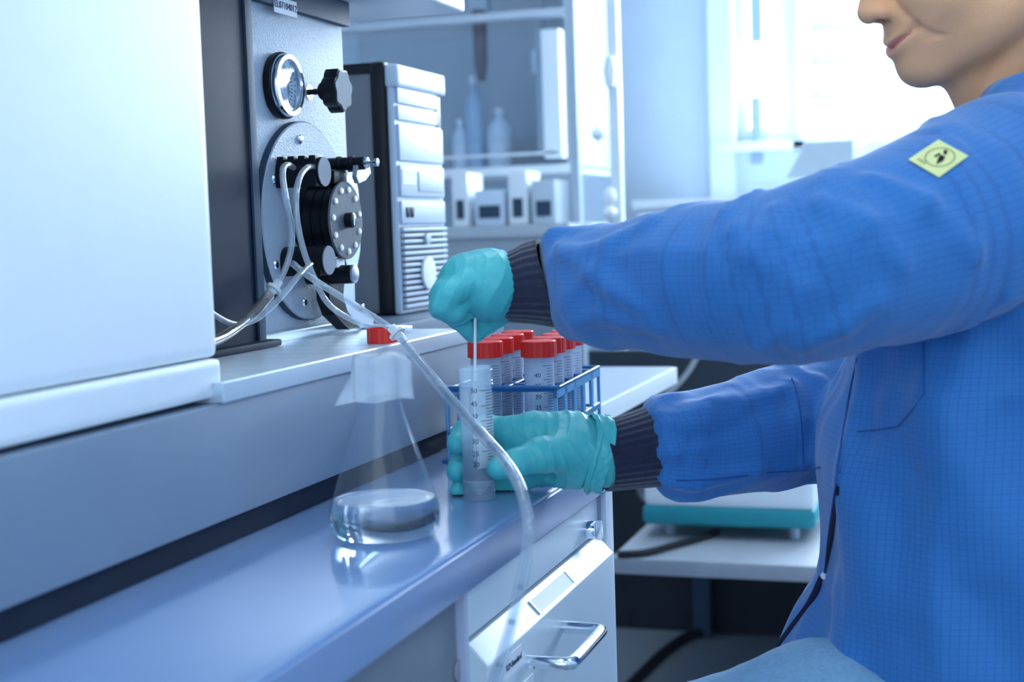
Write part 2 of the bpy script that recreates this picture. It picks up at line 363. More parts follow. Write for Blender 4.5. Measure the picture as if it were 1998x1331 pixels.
mk('cover_seal', box(BM(), (XP-0.01, -0.35, 0.8727), (XB-0.018, 0.966, 0.8766)), SLATE, cv)
# ribbed tray in front of the panel
tray = mk('tray', box(BM(), (XP, 0.972, 0.8728), (XB-0.004, 1.57, 0.8835), 0.001), SHELFM, ins)
mk('tray_front_edge', box(BM(), (XB-0.006, 0.972, 0.8725), (XB+0.004, 1.571, 0.8895), 0.003, 3), SHELFM, tray)
yy = 0.975; sl = None
while yy < 1.53:
    if sl is None: sl = mk('tray_slat', box(BM(), (XP+0.012, yy, 0.8836), (XB-0.0062, yy+0.0435, 0.8862), 0.0006, 1), SHELFM, tray, sm=False); y0s = yy
    else: c = sl.copy(); COL.objects.link(c); c.location.y = yy-y0s
    yy += 0.045
mk('rear_rail', box(BM(), (XP+0.0005, 1.34, 0.8837), (XP+0.011, 1.597, 0.8965), 0.003, 3), SHELFM, ins)
# panel, dark post, hood
mk('panel', box(BM(), (XP-0.011, 1.325, 0.8837), (XP, 1.597, 1.300), 0.0015), PANELM, ins)
pst = mk('dark_post', box(BM(), (XP-0.01, 1.10, 0.8870), (XP+0.022, 1.3285, 1.40), 0.003), NAVY, ins)
mk('post_edge', box(BM(), (XP+0.0225, 1.3105, 0.888), (XP+0.0255, 1.3245, 1.40), 0.001), SLATE, pst)
mk('post_foot', box(BM(), (XP+0.005, 1.12, 0.8865), (XP+0.036, 1.338, 0.8935), 0.003), NAVY, pst)
hd = mk('hood', box(BM(), (-1.12, 1.02, 1.276), (-0.627, 1.75, 1.62), 0.006, 3), WHITE, ins)
bnd = mk('hood_band', box(BM(), (XP, 1.33, 1.247), (XP+0.010, 1.600, 1.2758), 0.002), SLATE, ins)
p = onx(556, 12, XP+0.010)
pl = mk('asset_plate', box(BM(), (XP+0.0101, p[1]-0.027, p[2]-0.0095), (XP+0.0108, p[1]+0.027, p[2]+0.0078), 0.0003), PAPER, bnd, sm=False)
text('asset_text', 'EL07104012', 0.0106, (XP+0.0111, p[1], p[2]-0.0005), (0, 1, 0), (0, 0, 1), PRINT, pl)
# pressure gauge
g = onx(541, 168, XP)
gr = mk('gauge', lathe(BM(), [(0.0335, 0), (0.0345, 0.006), (0.0345, 0.013), (0.0325, 0.017), (0.0285, 0.017), (0.0275, 0.013), (0.0275, 0.004), (0, 0.004)], g, 48, (1, 0, 0)), CHROME, ins)
mk('gauge_bezel', lathe(BM(), [(0.0352, 0.001), (0.0362, 0.004), (0.0362, 0.009), (0.0349, 0.0105), (0.0347, 0.001)], g, 48, (1, 0, 0)), BLACK, gr)
gx = lambda dx, y, z_: (g[0]+dx, g[1]+y, g[2]+z_)
mk('dial', cyl(BM(), gx(0.0045, 0, 0), gx(0.0058, 0, 0), 0.0272, n=40), PAPER, gr)
b = BM()
for i in range(28):
    a = math.radians(225 - 270*i/27); r0 = 0.0205 if i % 3 else 0.0175
    d = np.array([0, math.cos(a), math.sin(a)]); t_ = np.array([0, -math.sin(a), math.cos(a)])*0.0005; o_ = np.array(gx(0.006, 0, 0))
    prism(b, [o_+d*r0-t_, o_+d*0.0245-t_, o_+d*0.0245+t_, o_+d*r0+t_], (0.0003, 0, 0))
mk('dial_marks', b, PRINT, gr, sm=False)
mk('dial_disc', cyl(BM(), gx(0.0062, 0.004, -0.004), gx(0.0068, 0.004, -0.004), 0.012, n=30), mat('dial_blue', (0.16, 0.25, 0.36), 0.4), gr)
b = BM(); o_ = np.array(gx(0.0075, 0, 0)); d = np.array([0, -0.6, 0.8]); t_ = np.array([0, 0.8, 0.6])
prism(b, [o_-d*0.006-t_*0.0012, o_+d*0.021-t_*0.0004, o_+d*0.021+t_*0.0004, o_-d*0.006+t_*0.0012], (0.0006, 0, 0)); cyl(b, o_, o_+np.array([0.002, 0, 0]), 0.0022, n=12)
mk('needle', b, BLACK, gr, sm=False)
mk('gauge_glass', cyl(BM(), gx(0.0125, 0, 0), gx(0.0135, 0, 0), 0.0277, n=40), thin_clear('gauge_glass', haze=0.03, rough=0.02), gr)
# star knob on its shaft
k = onx(603, 180, XP)
kn = mk('knob', BM(), BLACK, ins)
kb = BM()
def starpoly(x, r0, r1, n=7):
    out = []
    for i in range(n*4):
        a = 2*math.pi*i/(n*4)+0.2; r = r0 + (r1-r0)*(0.5+0.5*math.cos(n*a-0.2*n)); out.append((x, k[1]+r*math.cos(a), k[2]+r*math.sin(a)))
    return out
prism(kb, starpoly(XP+0.026, 0.0215, 0.0255), (0.017, 0, 0), 0.002)
lathe(kb, [(0.0, 0.014), (0.008, 0.014), (0.010, 0.016), (0.010, 0.022), (0.016, 0.0265), (0, 0.0265)], (XP, k[1], k[2]), 24, (1, 0, 0))
kb.to_mesh(kn.data); kb.free(); smooth(kn.data)
mk('knob_face', prism(BM(), starpoly(XP+0.0431, 0.0190, 0.0232), (0.0008, 0, 0)), mat('knob_face', (0.15, 0.19, 0.24), 0.6, spec=0.3), kn)
mk('knob_shaft', cyl(BM(), (XP, k[1], k[2]), (XP+0.015, k[1], k[2]), 0.0035, n=16), BLACK, kn)
mk('shaft_washer', lathe(BM(), [(0.0040, 0.0), (0.0085, 0.0), (0.0085, 0.0012), (0.0040, 0.0012)], (XP, k[1], k[2]), 24, (1, 0, 0)), CHROME, kn)
# ---- peristaltic pump on its round plate
DC = onx(588, 432, XP)
dk = mk('pump_plate', lathe(BM(), [(0.1105, 0.0), (0.1105, 0.0085), (0.1092, 0.0098), (0, 0.0098)], (XP, DC[1], DC[2]), 72, (1, 0, 0)), DISCM, ins)
mk('plate_rim', lathe(BM(), [(0.1106, 0.0005), (0.1113, 0.0010), (0.1113, 0.0080), (0.1106, 0.0086)], (XP, DC[1], DC[2]), 72, (1, 0, 0)), SLATE, dk)
X1 = XP+0.0098
for sp in ((584, 272), (592, 590), (533, 350), (536, 517)):
    p = onx(*sp, X1); s = mk('screw', lathe(BM(), [(0.0052, 0), (0.0052, 0.0015), (0.0036, 0.0032), (0, 0.0036)], p, 18, (1, 0, 0)), CHROME, dk)
    mk('screw_slot', box(BM(), p+np.array([0.0033, -0.0004, -0.003]), p+np.array([0.0039, 0.0004, 0.003])), BLACK, s, sm=False)
E_ = onx(675, 430, XP+0.056)
drum = mk('pump_drum', lathe(BM(), [(0, 0), (0.040, 0), (0.0405, 0.0100), (0.0385, 0.0108), (0.0405, 0.0116), (0.0405, 0.0215), (0.0385, 0.0223), (0.0405, 0.0231), (0.0405, 0.033), (0.0385, 0.0338), (0.0405, 0.0346), (0.0405, 0.044), (0, 0.044)], (X1, E_[1], E_[2]), 56, (1, 0, 0)), BLACK, ins)
ep = mk('drum_end_plate', lathe(BM(), [(0, 0), (0.0425, 0), (0.0432, 0.0006), (0.0432, 0.0024), (0.0425, 0.003), (0, 0.003)], (X1+0.0441, E_[1], E_[2]), 56, (1, 0, 0)), mat('end_plate_grey', (0.10, 0.125, 0.16), 0.6, spec=0.3, vary=0.25, scale=120), drum)
pin = None
for i in range(11):
    a = 2*math.pi*(i+0.35)/11; c = (X1+0.0472, E_[1]+0.0345*math.cos(a), E_[2]+0.0345*math.sin(a))
    mk('roller_pin', lathe(BM(), [(0.0038, 0), (0.0038, 0.0008), (0.0026, 0.002), (0, 0.002)], c, 14, (1, 0, 0)), mat('pin_cream', (0.85, 0.86, 0.82), 0.3, metal=0.2), ep)
mk('drum_bolt', lathe(BM(), [(0.0085, 0), (0.0085, 0.008), (0.0072, 0.009), (0.0, 0.009)], (X1+0.0472, E_[1], E_[2]), 12, (1, 0, 0)), BLACK, ep)
mk('bolt_slot', box(BM(), (X1+0.0560, E_[1]-0.0012, E_[2]-0.006), (X1+0.0566, E_[1]+0.0012, E_[2]+0.006)), STEEL, ep)
def clamp(px, py, name, notches):
    e = onx(px, py, X1+0.050)
    b = BM(); cyl(b, (X1, e[1], e[2]), (X1+0.050, e[1], e[2]), 0.0160, n=32)
    box(b, (X1, e[1]-0.016, e[2]-0.016), (X1+0.048, e[1]+0.003, e[2]+0.004), 0.002)
    if notches:
        for i in range(4): box(b, (X1+0.002+i*0.0125, e[1]-0.0145, e[2]+0.004), (X1+0.0098+i*0.0125, e[1]+0.006, e[2]+0.0175), 0.0012)
    o = mk(name, b, BLACK, ins)
    mk('clamp_face', cyl(BM(), (X1+0.0501, e[1], e[2]), (X1+0.0512, e[1], e[2]), 0.0156, n=32), mat('clamp_grey', (0.17, 0.215, 0.28), 0.6, spec=0.3), o)
    return e
UE = clamp(632, 335, 'upper_tube_clamp', True); LE = clamp(641, 508, 'lower_tube_clamp', False)
def plate(name, pix, X, th, m, parent=ins): return mk(name, prism(BM(), [onx(x, y, X) for x, y in pix], (-th, 0, 0), 0.0008), m, parent, sm=False)
plate('pressure_shoe', [(678, 337), (692, 336), (699, 370), (705, 430), (703, 490), (694, 542), (684, 542), (672, 500), (668, 400)], XP+0.040, 0.010, STEEL)
e = onx(713, 318, XP+0.070)
rod = mk('upper_rod', cyl(BM(), (X1, e[1], e[2]), (XP+0.070, e[1], e[2]), 0.0075, n=20, bev=0.001), BLACK, ins)
for dx in (0.035, 0.05):
    mk('rod_collar', cyl(BM(), (XP+dx, e[1], e[2]), (XP+dx+0.006, e[1], e[2]), 0.0088, n=20, bev=0.001), BLACK, rod)
mk('rod_screw', lathe(BM(), [(0.006, 0), (0.006, 0.003), (0.0025, 0.0045), (0.0025, 0.010), (0.0045, 0.011), (0.0045, 0.015), (0, 0.016)], (XP+0.070, e[1], e[2]), 16, (1, 0, 0)), CHROME, rod)
plate('lever_bracket', [(699, 318), (722, 326), (724, 338), (714, 352), (701, 358), (696, 345)], XP+0.064, 0.006, STEEL)
p = onx(652, 342, XP+0.05); mk('clamp_block', box(BM(), (X1+0.005, p[1]-0.004, p[2]-0.010), (XP+0.052, p[1]+0.030, p[2]+0.006), 0.003), BLACK, ins)
e = onx(690, 535, XP+0.066)
lk = mk('lower_knob', cyl(BM(), (X1, e[1], e[2]), (XP+0.066, e[1], e[2]), 0.0105, n=24, bev=0.001), BLACK, ins)
mk('knob_cap', lathe(BM(), [(0.0098, 0), (0.0098, 0.002), (0.006, 0.004), (0, 0.0045)], (XP+0.066, e[1], e[2]), 20, (1, 0, 0)), STEEL, lk)
plate('release_lever', [(640, 540), (674, 545), (668, 580), (676, 608), (704, 640), (682, 643), (654, 615), (643, 585)], XP+0.040, 0.016, BLACK)
plate('lever_guard', [(672, 548), (692, 548), (693, 588), (730, 622), (728, 638), (704, 640), (678, 608), (670, 580)], XP+0.032, 0.012, STEEL)
p = onx(706, 600, XP+0.033); mk('guard_screw', lathe(BM(), [(0.004, 0), (0.004, 0.002), (0, 0.003)], p, 14, (1, 0, 0)), CHROME, ins)
p = onx(655, 512, XP+0.05); mk('tube_stop', box(BM(), (XP+0.035, p[1]-0.001, p[2]-0.006), (XP+0.052, p[1]+0.020, p[2]+0.004), 0.002), PAPER, ins)
# flow-direction arrow printed on the panel
b = BM(); pts = spline([onx(x, y, XP+0.0002) for x, y in ((499, 335), (492, 380), (490, 430), (493, 490), (500, 535))], 6)
for a, c in zip(pts, pts[1:]): prism(b, [a+np.array([0, -0.0008, 0]), a+np.array([0, 0.0008, 0]), c+np.array([0, 0.0008, 0]), c+np.array([0, -0.0008, 0])], (0.0003, 0, 0))
for tri in (((499, 312), (493, 336), (507, 336)), ((502, 549), (494, 533), (507, 528))): prism(b, [onx(x, y, XP+0.0002) for x, y in tri], (0.0003, 0, 0))
mk('flow_arrow', b, PAPER, ins, sm=False)

# ================================================================== tubing
def hose(name, label, pix, r, m=HOSE, rs=None, inner=True):
    pts = [onx(x, y, X) if X < 0 else dep(x, y, X) for x, y, X in pix]
    o = mk(name, sweep(BM(), pts, r, 14, 8, cap=False, rs=rs), m)
    tag(o, label, 'tubing')
    if inner: mk('bore', sweep(BM(), pts, r*0.5, 10, 8, cap=False, rs=[(a, c*0.5) for a, c in rs] if rs else None), BORE, o)
    return o, pts
def collar(parent, a, c, r, wings=True):
    a = np.array(a, float); c = np.array(c, float); ax = (c-a)/np.linalg.norm(c-a); L_ = np.linalg.norm(c-a)
    b = BM(); lathe(b, [(r, 0), (r*1.1, 0.001), (r*1.1, L_*0.35), (r*2.0, L_*0.36), (r*2.0, L_*0.5), (r*1.1, L_*0.51), (r*0.9, L_)], a, 16, ax)
    return mk('collar', b, mat('collar_white', (0.86, 0.92, 0.98), 0.3, trans=0.3), parent)
t1, p1 = hose('thin_tube', 'thin clear pump tube looping from the upper clamp down to the left', [(572, 327, -0.676), (562, 322, -0.668), (553, 328, -0.664), (552, 350, -0.662), (559, 395, -0.660), (569, 440, -0.660), (568, 485, -0.662), (556, 525, -0.668), (541, 553, -0.675), (528, 570, -0.680)], 0.0032)
collar(t1, onx(545, 548, -0.675), onx(520, 583, -0.683), 0.0040)
t1b, _ = hose('drain_tube', 'wider brownish clear tube running down behind the white cover', [(526, 574, -0.681), (505, 600, -0.685), (478, 626, -0.688), (450, 648, -0.680), (425, 662, -0.672), (395, 672, -0.664)], 0.0056, thin_clear('brown_hose', tint=(0.62, 0.56, 0.54), haze=0.2, hazecol=(0.6, 0.55, 0.52), ior=1.7))
t2, _ = hose('thin_tube', 'thin clear pump tube from the upper clamp curving down behind the red cap', [(612, 325, -0.676), (600, 327, -0.666), (587, 342, -0.660), (579, 370, -0.658), (578, 410, -0.657), (584, 455, -0.657), (596, 500, -0.660), (612, 540, -0.664), (630, 578, -0.666), (650, 602, -0.660), (682, 622, -0.650), (712, 634, -0.632), (752, 639, -0.622), (800, 640, -0.618)], 0.0032)
t4, _ = hose('thin_tube', 'thin clear tube sagging from the lower clamp to the cover edge', [(606, 516, -0.672), (585, 535, -0.664), (556, 570, -0.668), (528, 600, -0.674), (500, 622, -0.680), (470, 633, -0.684), (445, 629, -0.686), (424, 618, -0.688), (405, 606, -0.69)], 0.0032)
t3, p3 = hose('thin_tube', 'thin clear tube from the lower clamp slanting over the tray to the connector', [(570, 513, -0.680), (590, 530, -0.668), (625, 554, -0.655), (670, 582, -0.628), (715, 610, -0.598), (752, 634, -0.570), (772, 648, -0.556)], 0.0036)
collar(t3, onx(763, 638, -0.560), onx(790, 668, -0.545), 0.0044)
big, pbig = hose('sample_hose', 'thick clear hose crossing in front of the held tube and hanging past the drawers', [(782, 660, -0.549), (806, 692, -0.525), (850, 745, 1.285), (900, 803, 1.228), (945, 853, 1.185), (985, 900, 1.15), (1012, 945, 1.125), (1027, 1000, 1.11), (1030, 1050, 1.10), (1024, 1105, 1.09), (1011, 1165, 1.08), (996, 1225, 1.07), (982, 1275, 1.06), (966, 1331, 1.05), (950, 1400, 1.04)], 0.0050)
sp = spline(pbig, 8); SEG = mat('bubble_dark', (0.25, 0.33, 0.42), 0.2)
for i0, i1 in ((29, 31), (34, 36), (41, 43), (49, 50), (53, 54), (63, 64), (77, 78), (86, 87), (99, 100)):
    mk('liquid_slug', sweep(BM(), [sp[i0], (sp[i0]+sp[i1])/2, sp[i1]], 0.0027, 10, 4), thin_clear('slug', tint=(0.55, 0.66, 0.78), haze=0.1, ior=1.6), big)

# ================================================================== red cap lying on the tray
p = onz(752, 668, ZS+0.0005)
cp = thing('screw_cap', 'loose red ribbed screw cap lying on the instrument tray', 'cap', p)
def capmesh(bm, r=0.0185, h=0.0135, n=48, open_=True):
    rings = []
    for rr, hh in ((r, 0), (r, h)): rings.append([bm.verts.new(((rr-(0.0006 if i % 2 else 0))*math.cos(2*math.pi*i/n), (rr-(0.0006 if i % 2 else 0))*math.sin(2*math.pi*i/n), hh)) for i in range(n)])
    for i in range(n): bm.faces.new((rings[0][i], rings[0][(i+1) % n], rings[1][(i+1) % n], rings[1][i]))
    if open_:
        lathe(bm, [(r-0.0006, h), (r-0.0022, h), (r-0.0022, 0.002), (0, 0.002)], n=n); bm.faces.new(rings[0][::-1])
    else: bm.faces.new(rings[0][::-1]); lathe(bm, [(r-0.0006, h), (r-0.0018, h+0.0008), (0, h+0.0008)], n=n)
    return bm
mk('shell', capmesh(BM(), 0.0190, 0.0150), mat('red_cap_clear', (0.80, 0.035, 0.025), 0.3, sss=0.0), cp, local=True, ang=0.4)

# ================================================================== flask
fl = thing('conical_flask', 'clear glass conical flask of water sealed with film at the bench edge', 'flask', (-0.451, 1.030, BZ+0.0003))
oz = [(0, 0.0008), (0.034, 0.0), (0.0395, 0.002), (0.0432, 0.008), (0.0445, 0.016), (0.0435, 0.024), (0.040, 0.034), (0.0335, 0.054), (0.0255, 0.078), (0.0185, 0.099), (0.0168, 0.107), (0.0165, 0.118), (0.0165, 0.136), (0.0195, 0.141), (0.0195, 0.1435), (0.0172, 0.1435)]
mk('glass', lathe(BM(), oz, n=64), GLASS, fl, local=True, ang=1.2)
mk('water', lathe(BM(), [(0, 0.002), (0.033, 0.0018), (0.0380, 0.003), (0.0420, 0.009), (0.0432, 0.016), (0.0424, 0.0240), (0.0400, 0.0310), (0, 0.0308)], n=64), WATER, fl, local=True, ang=0.5)
b = BM(); NF = 48; rings = []
for zz, base in ((0.1445, 0.0), (0.1448, 0.014), (0.1442, 0.0205), (0.138, 0.0212), (0.126, 0.0210), (0.115, 0.0215), (0.110, 0.0222)):
    ring = []
    for i in range(NF):
        a = 2*math.pi*i/NF; r = base*(1+0.05*math.sin(5*a)+0.04*math.sin(9*a+1)); z2 = zz+0.0012*math.sin(3*a+zz*200)
        if zz < 0.140:
            wing = max(0, math.cos(a-2.95))**10; r += 0.020*wing*(0.142-zz)/0.03; z2 -= 0.007*wing
            wing2 = max(0, math.cos(a-0.2))**8; r += 0.004*wing2
        ring.append(b.verts.new((r*math.cos(a), r*math.sin(a), z2)))
    rings.append(ring)
for A, Bq in zip(rings, rings[1:]):
    for i in range(NF): b.faces.new((A[i], A[(i+1) % NF], Bq[(i+1) % NF], Bq[i]))
mk('sealing_film', b, FILM, fl, local=True, ang=1.5)

# ================================================================== 50 ml tubes
def graduations(parent, r, z0, z1, a0, a1, nums, sizen=0.0062):
    """printed ring ticks between angles a0..a1, and numbers at a0"""
    b = BM(); n = 24
    for i in range(n):
        zc = z0+(z1-z0)*i/(n-1); aa = a0 if i % 5 == 3 else a0+(a1-a0)*0.35; st = 6
        for s in range(st):
            u0 = aa+(a1-aa)*s/st; u1 = aa+(a1-aa)*(s+1)/st; R_ = r+0.0002
            b.faces.new([b.verts.new((R_*math.cos(u), R_*math.sin(u), zz)) for u, zz in ((u0, zc-0.00028), (u1, zc-0.00028), (u1, zc+0.00028), (u0, zc+0.00028))])
    o = mk('graduation_marks', b, PRINT, parent, sm=False, local=True)
    for t, zc in nums:
        a = a0-0.36; nrm_ = Vector((math.cos(a), math.sin(a), 0)); xd = Vector((-math.sin(a), math.cos(a), 0))
        tt = text('number', t, sizen, (nrm_*(r+0.0004))+Vector((0, 0, zc)), xd, (0, 0, 1), PRINT, None); tt.parent = o
TUBE = [(0.0030, 0.0145), (0.0120, 0.0030+0.0005), (0.0143, 0.0170), (0.0146, 0.030), (0.0149, 0.100)]
def tube_body(parent, skirt=True, threads=True, H=0.118):
    b = BM()
    lathe(b, [(0.0, 0.0035), (0.0030, 0.0035), (0.0143, 0.0165), (0.0146, 0.030), (0.0150, H-0.016), (0.0150, H), (0.0138, H), (0.0138, 0.020), (0.0125, 0.0165), (0, 0.0055)], n=40)
    if skirt: lathe(b, [(0.0147, 0.018), (0.0148, 0.0), (0.0140, 0.0), (0.0140, 0.0160)], n=40)
    if threads:
        for zt in (H-0.003, H-0.0125, H-0.0155):
            lathe(b, [(0.0150, zt-0.0010), (0.0160, zt-0.0004), (0.0160, zt+0.0004), (0.0150, zt+0.0010)], n=40)
    return mk('tube_wall', b, PLAST, parent, local=True, ang=0.6)
tp = onz(936, 979, BZ)
TC = np.array([tp[0], tp[1], BZ+0.0005]) + np.array([-0.0053, 0.0141, 0])
ang_cam = math.atan2(-TC[1], -TC[0])
ht = thing('centrifuge_tube', 'open clear graduated centrifuge tube held upright in the gloved hand', 'tube', TC)
tube_body(ht)
graduations(ht, 0.0151, 0.036, 0.098, ang_cam+0.25, ang_cam+1.25, [('50', 0.098), ('45', 0.0865), ('40', 0.0755), ('35', 0.0645), ('30', 0.053), ('25', 0.042), ('20', 0.0325)])
b = BM(); st = 10; r_ = 0.01505
for s in range(st):
    u0 = ang_cam-0.05+1.40*s/st; u1 = ang_cam-0.05+1.40*(s+1)/st
    b.faces.new([b.verts.new((r_*math.cos(u), r_*math.sin(u), zz)) for u, zz in ((u0, 0.029), (u1, 0.029), (u1, 0.074), (u0, 0.074))])
mk('writing_field', b, thin_clear('white_field', haze=0.75, hazecol=(0.92, 0.96, 1.0)), ht, local=True, ang=1)
mk('conical_tip', lathe(BM(), [(0, 0.0034), (0.0031, 0.0034), (0.0139, 0.0163), (0.0128, 0.0168), (0, 0.0054)], n=36), thin_clear('tip_plastic', haze=0.5, hazecol=(0.9, 0.96, 1.0)), ht, local=True)
mk('liquid', lathe(BM(), [(0, 0.0060), (0.0122, 0.0172), (0.0134, 0.021), (0.0135, 0.0380), (0, 0.0380)], n=32), thin_clear('tube_liquid', tint=(0.62, 0.86, 0.98), haze=0.06, rough=0.03, ior=1.33), ht, local=True)
cap_l = thing('capillary', 'thin white sampling capillary dipping into the open tube from the glove', 'capillary', TC+np.array([0, 0, 0.03]))
c0 = dep(927, 657, 1.262); c1 = TC+np.array([-0.003, 0, 0.034])
mk('probe', sweep(BM(), [c0+(c0-c1)*0.25, c0, (c0*0.6+c1*0.4), c1], 0.0013, 10, 4), mat('capillary_white', (0.88, 0.92, 0.95), 0.4), cap_l)

# ---- rack with capped tubes
RD = 1.45
rfr = dep(1085, 757, RD); RZ = float(rfr[2])
rfl = onz(868, 772, RZ); rbr = onz(1172, 712, RZ)
uy = rbr-rfr; RL = 0.228; uy /= np.linalg.norm(uy); ux = np.array([uy[1], -uy[0], 0.0]); RW = 0.118; rfl = rfr-ux*RW
ra = math.atan2(ux[1], ux[0])
rack = thing('tube_rack', 'blue plastic tube rack standing behind the gloved hand', 'rack', (rfl[0], rfl[1], BZ), ra)
rh = RZ-BZ; b = BM(); t = 0.004
def bar(bm, x0, x1, y0, y1, z0, z1): box(bm, (x0, y0, z0), (x1, y1, z1), 0.0008, 1)
NX, NY = 2, 5
for i in range(NX+1): bar(b, RW*i/NX-(t if i else 0)/1.0, RW*i/NX+(t if i < NX else 0), 0, RL, rh-0.004, rh)
for j in range(NY+1): bar(b, 0, RW, RL*j/NY-(t if j else 0), RL*j/NY+(t if j < NY else 0), rh-0.004, rh)
mk('top_grid', b, RACKB, rack, local=True, sm=False)
b = BM(); zz = rh*0.42
for i in range(NX+1): bar(b, RW*i/NX-(t if i else 0), RW*i/NX+(t if i < NX else 0), 0.004, RL-0.004, zz-0.003, zz)
for j in range(NY+1): bar(b, 0, RW, RL*j/NY-(t if j else 0), RL*j/NY+(t if j < NY else 0), zz-0.003, zz)
mk('middle_grid', b, RACKB, rack, local=True, sm=False)
mk('bottom_plate', box(BM(), (0, 0, 0.0005), (RW, RL, 0.0035), 0.0008, 1), RACKB, rack, local=True, sm=False)
for nm, x in (('side_frame', 0.0), ('side_frame', RW-0.003)):
    b = BM()
    for j in range(NY+1): bar(b, x, x+0.003, RL*j/NY-(0.0065 if j else 0), RL*j/NY+(0.0065 if j < NY else 0), 0, rh)
    for z0, z1 in ((0, 0.006), (rh*0.36, rh*0.46), (rh-0.012, rh-0.001)): bar(b, x, x+0.003, 0, RL, z0, z1)
    mk(nm, b, mat('rack_side_blue', (0.13, 0.38, 0.66), 0.3), rack, local=True, sm=False)
mk('rim', box(BM(), (-0.004, -0.004, rh-0.0005), (RW+0.004, 0.002, rh+0.0025), 0.001), RACKB, rack, local=True)
mk('front_foot', box(BM(), (-0.004, -0.004, 0.0002), (0.012, 0.008, 0.004), 0.001), RACKB, rack, local=True)
# tubes: two columns of four
first = None
capz = float(dep(1055, 664, 1.475)[2])
TH = capz-(BZ+0.0045)
kcol = 0
for px, names in ((1055, 'right'), (951, 'left')):
    loc0 = (RW-0.0225 if px == 1055 else 0.0385, RL/10)
    for rrow in range(4):
        w = rfl + ux*loc0[0] + uy*(loc0[1]+RL/5*rrow)
        pos = (w[0], w[1], BZ+0.0045)
        row = ('nearest', 'second', 'third', 'farthest')[rrow]
        lab_ = '%s red-capped tube in the %s column of the blue rack' % (row, names)
        if first is None:
            first = thing('capped_tube', lab_, 'tube', pos, 0, 'red-capped tubes in the rack')
            H_ = TH-0.003
            b = BM(); lathe(b, [(0, 0.001), (0.004, 0.001), (0.0150, 0.016), (0.0156, 0.03), (0.0158, H_), (0.0148, H_), (0.0146, 0.02), (0, 0.004)], n=32)
            mk('tube_wall', b, thin_clear('rack_tube_plastic', haze=0.42, hazecol=(0.78, 0.88, 1.0), rough=0.12), first, local=True)
            cpm = mk('cap', capmesh(BM(), 0.0185, 0.0158, 48, False), RED, first, local=True, ang=0.5); cpm.location = (0, 0, TH-0.0166)
            ac = math.atan2(-pos[1], -pos[0])
            graduations(first, 0.0159, 0.03, TH-0.025, ac+0.25, ac+1.0, [('40', 0.085), ('35', 0.074), ('30', 0.063), ('25', 0.052)], 0.0066)
            mk('liquid', lathe(BM(), [(0, 0.005), (0.0138, 0.018), (0.0143, 0.06), (0, 0.06)], n=24), thin_clear('rack_liquid', tint=(0.80, 0.90, 1.0), haze=0.15), first, local=True)
        else:
            c = copy_tree(first); c.location = pos; c['label'] = lab_

# ================================================================== computer tower beyond the instrument
rs_ = tag(mk('equipment_riser', box(BM(), (-1.30, 1.62, BZ+0.0005), (-0.690, 2.05, ZS), 0.004), mat('riser_slate', (0.10, 0.15, 0.22), 0.4)), 'dark slate riser block under the computer tower', 'riser')
XT = -0.757; ty0 = 1.806; ty1 = 1.995; tz0 = ZS+0.001
tz1 = float(onx(770, 128, XT)[2])
tw = thing('computer_tower', 'grey and silver desktop computer tower standing behind the instrument panel', 'computer', (-0.95, 1.9, ZS))
mk('side_shell', box(BM(), (-1.17, ty0+0.004, tz0), (XT-0.03, ty1-0.004, tz1), 0.012, 4), TOWERG, tw)
b = BM(); box(b, (XT-0.032, ty0, tz0), (XT-0.010, ty1, tz1+0.006), 0.010, 4); mk('black_bezel', b, BLACK, tw)
mk('black_top', box(BM(), (-1.165, ty0+0.001, tz1-0.010), (XT-0.028, ty0+0.012, tz1+0.005), 0.004), BLACK, tw)
fr_ = mk('front_face', box(BM(), (XT-0.010, ty0+0.006, tz0), (XT, ty1-0.004, tz1-0.004), 0.006, 3), TOWERW, tw)
def fz(py): return max(float(onx(830, py, XT)[2]), ZS+0.006)
def fpanel(name, y0, y1, p0, p1, m, dx=0.004, bev=0.002): return mk(name, box(BM(), (XT-0.001, y0, fz(p1)), (XT+dx, y1, fz(p0)), bev), m, tw)
a, c = ty0+0.014, ty1-0.010
mk('front_top_cap', box(BM(), (XT-0.012, ty0+0.004, tz1-0.030), (XT+0.008, ty1, tz1+0.002), 0.009, 4), TOWERW, tw)
fpanel('drive_bay', a, c-0.020, 178, 212, TOWERW); fpanel('drive_bay', a, c-0.020, 216, 243, TOWERW)
fpanel('bay_dark_strip', c-0.018, c, 180, 245, BLACK, 0.002)  # black strip beside the two upper drive bays
fpanel('drive_bay', a, c, 250, 318, TOWERW); o = fpanel('card_reader', a, c, 326, 385, TOWERW)
mk('sticker', box(BM(), (XT+0.004, a+0.004, fz(362)), (XT+0.005, a+0.05, fz(335))), PAPER, o, sm=False)
mk('reader_slot', box(BM(), (XT+0.004, a+0.062, fz(375)), (XT+0.0055, c-0.006, fz(336)), 0.001), mat('slot_silver', (0.45, 0.53, 0.63), 0.4), o)
o = fpanel('port_panel', a, c, 393, 436, TOWERW)
for dy in (0.014, 0.030): mk('port', box(BM(), (XT+0.004, a+dy, fz(424)), (XT+0.0055, a+dy+0.007, fz(405)), 0.002), BLACK, o)
mk('vent_back', box(BM(), (XT-0.001, a, fz(612)), (XT+0.0005, c, fz(442))), BLACK, fr_, sm=False)
nv = 14; s = None
for i in range(nv):
    z0 = fz(444)+(fz(612)-fz(444))*i/nv; dz = (fz(444)-fz(612))/nv
    if s is None: s = mk('vent_slat', box(BM(), (XT, a, z0-dz*0.62), (XT+0.006, c, z0), 0.0018), TOWERW, fr_); z0v = z0
    else: q_ = s.copy(); COL.objects.link(q_); q_.location.z = z0-z0v
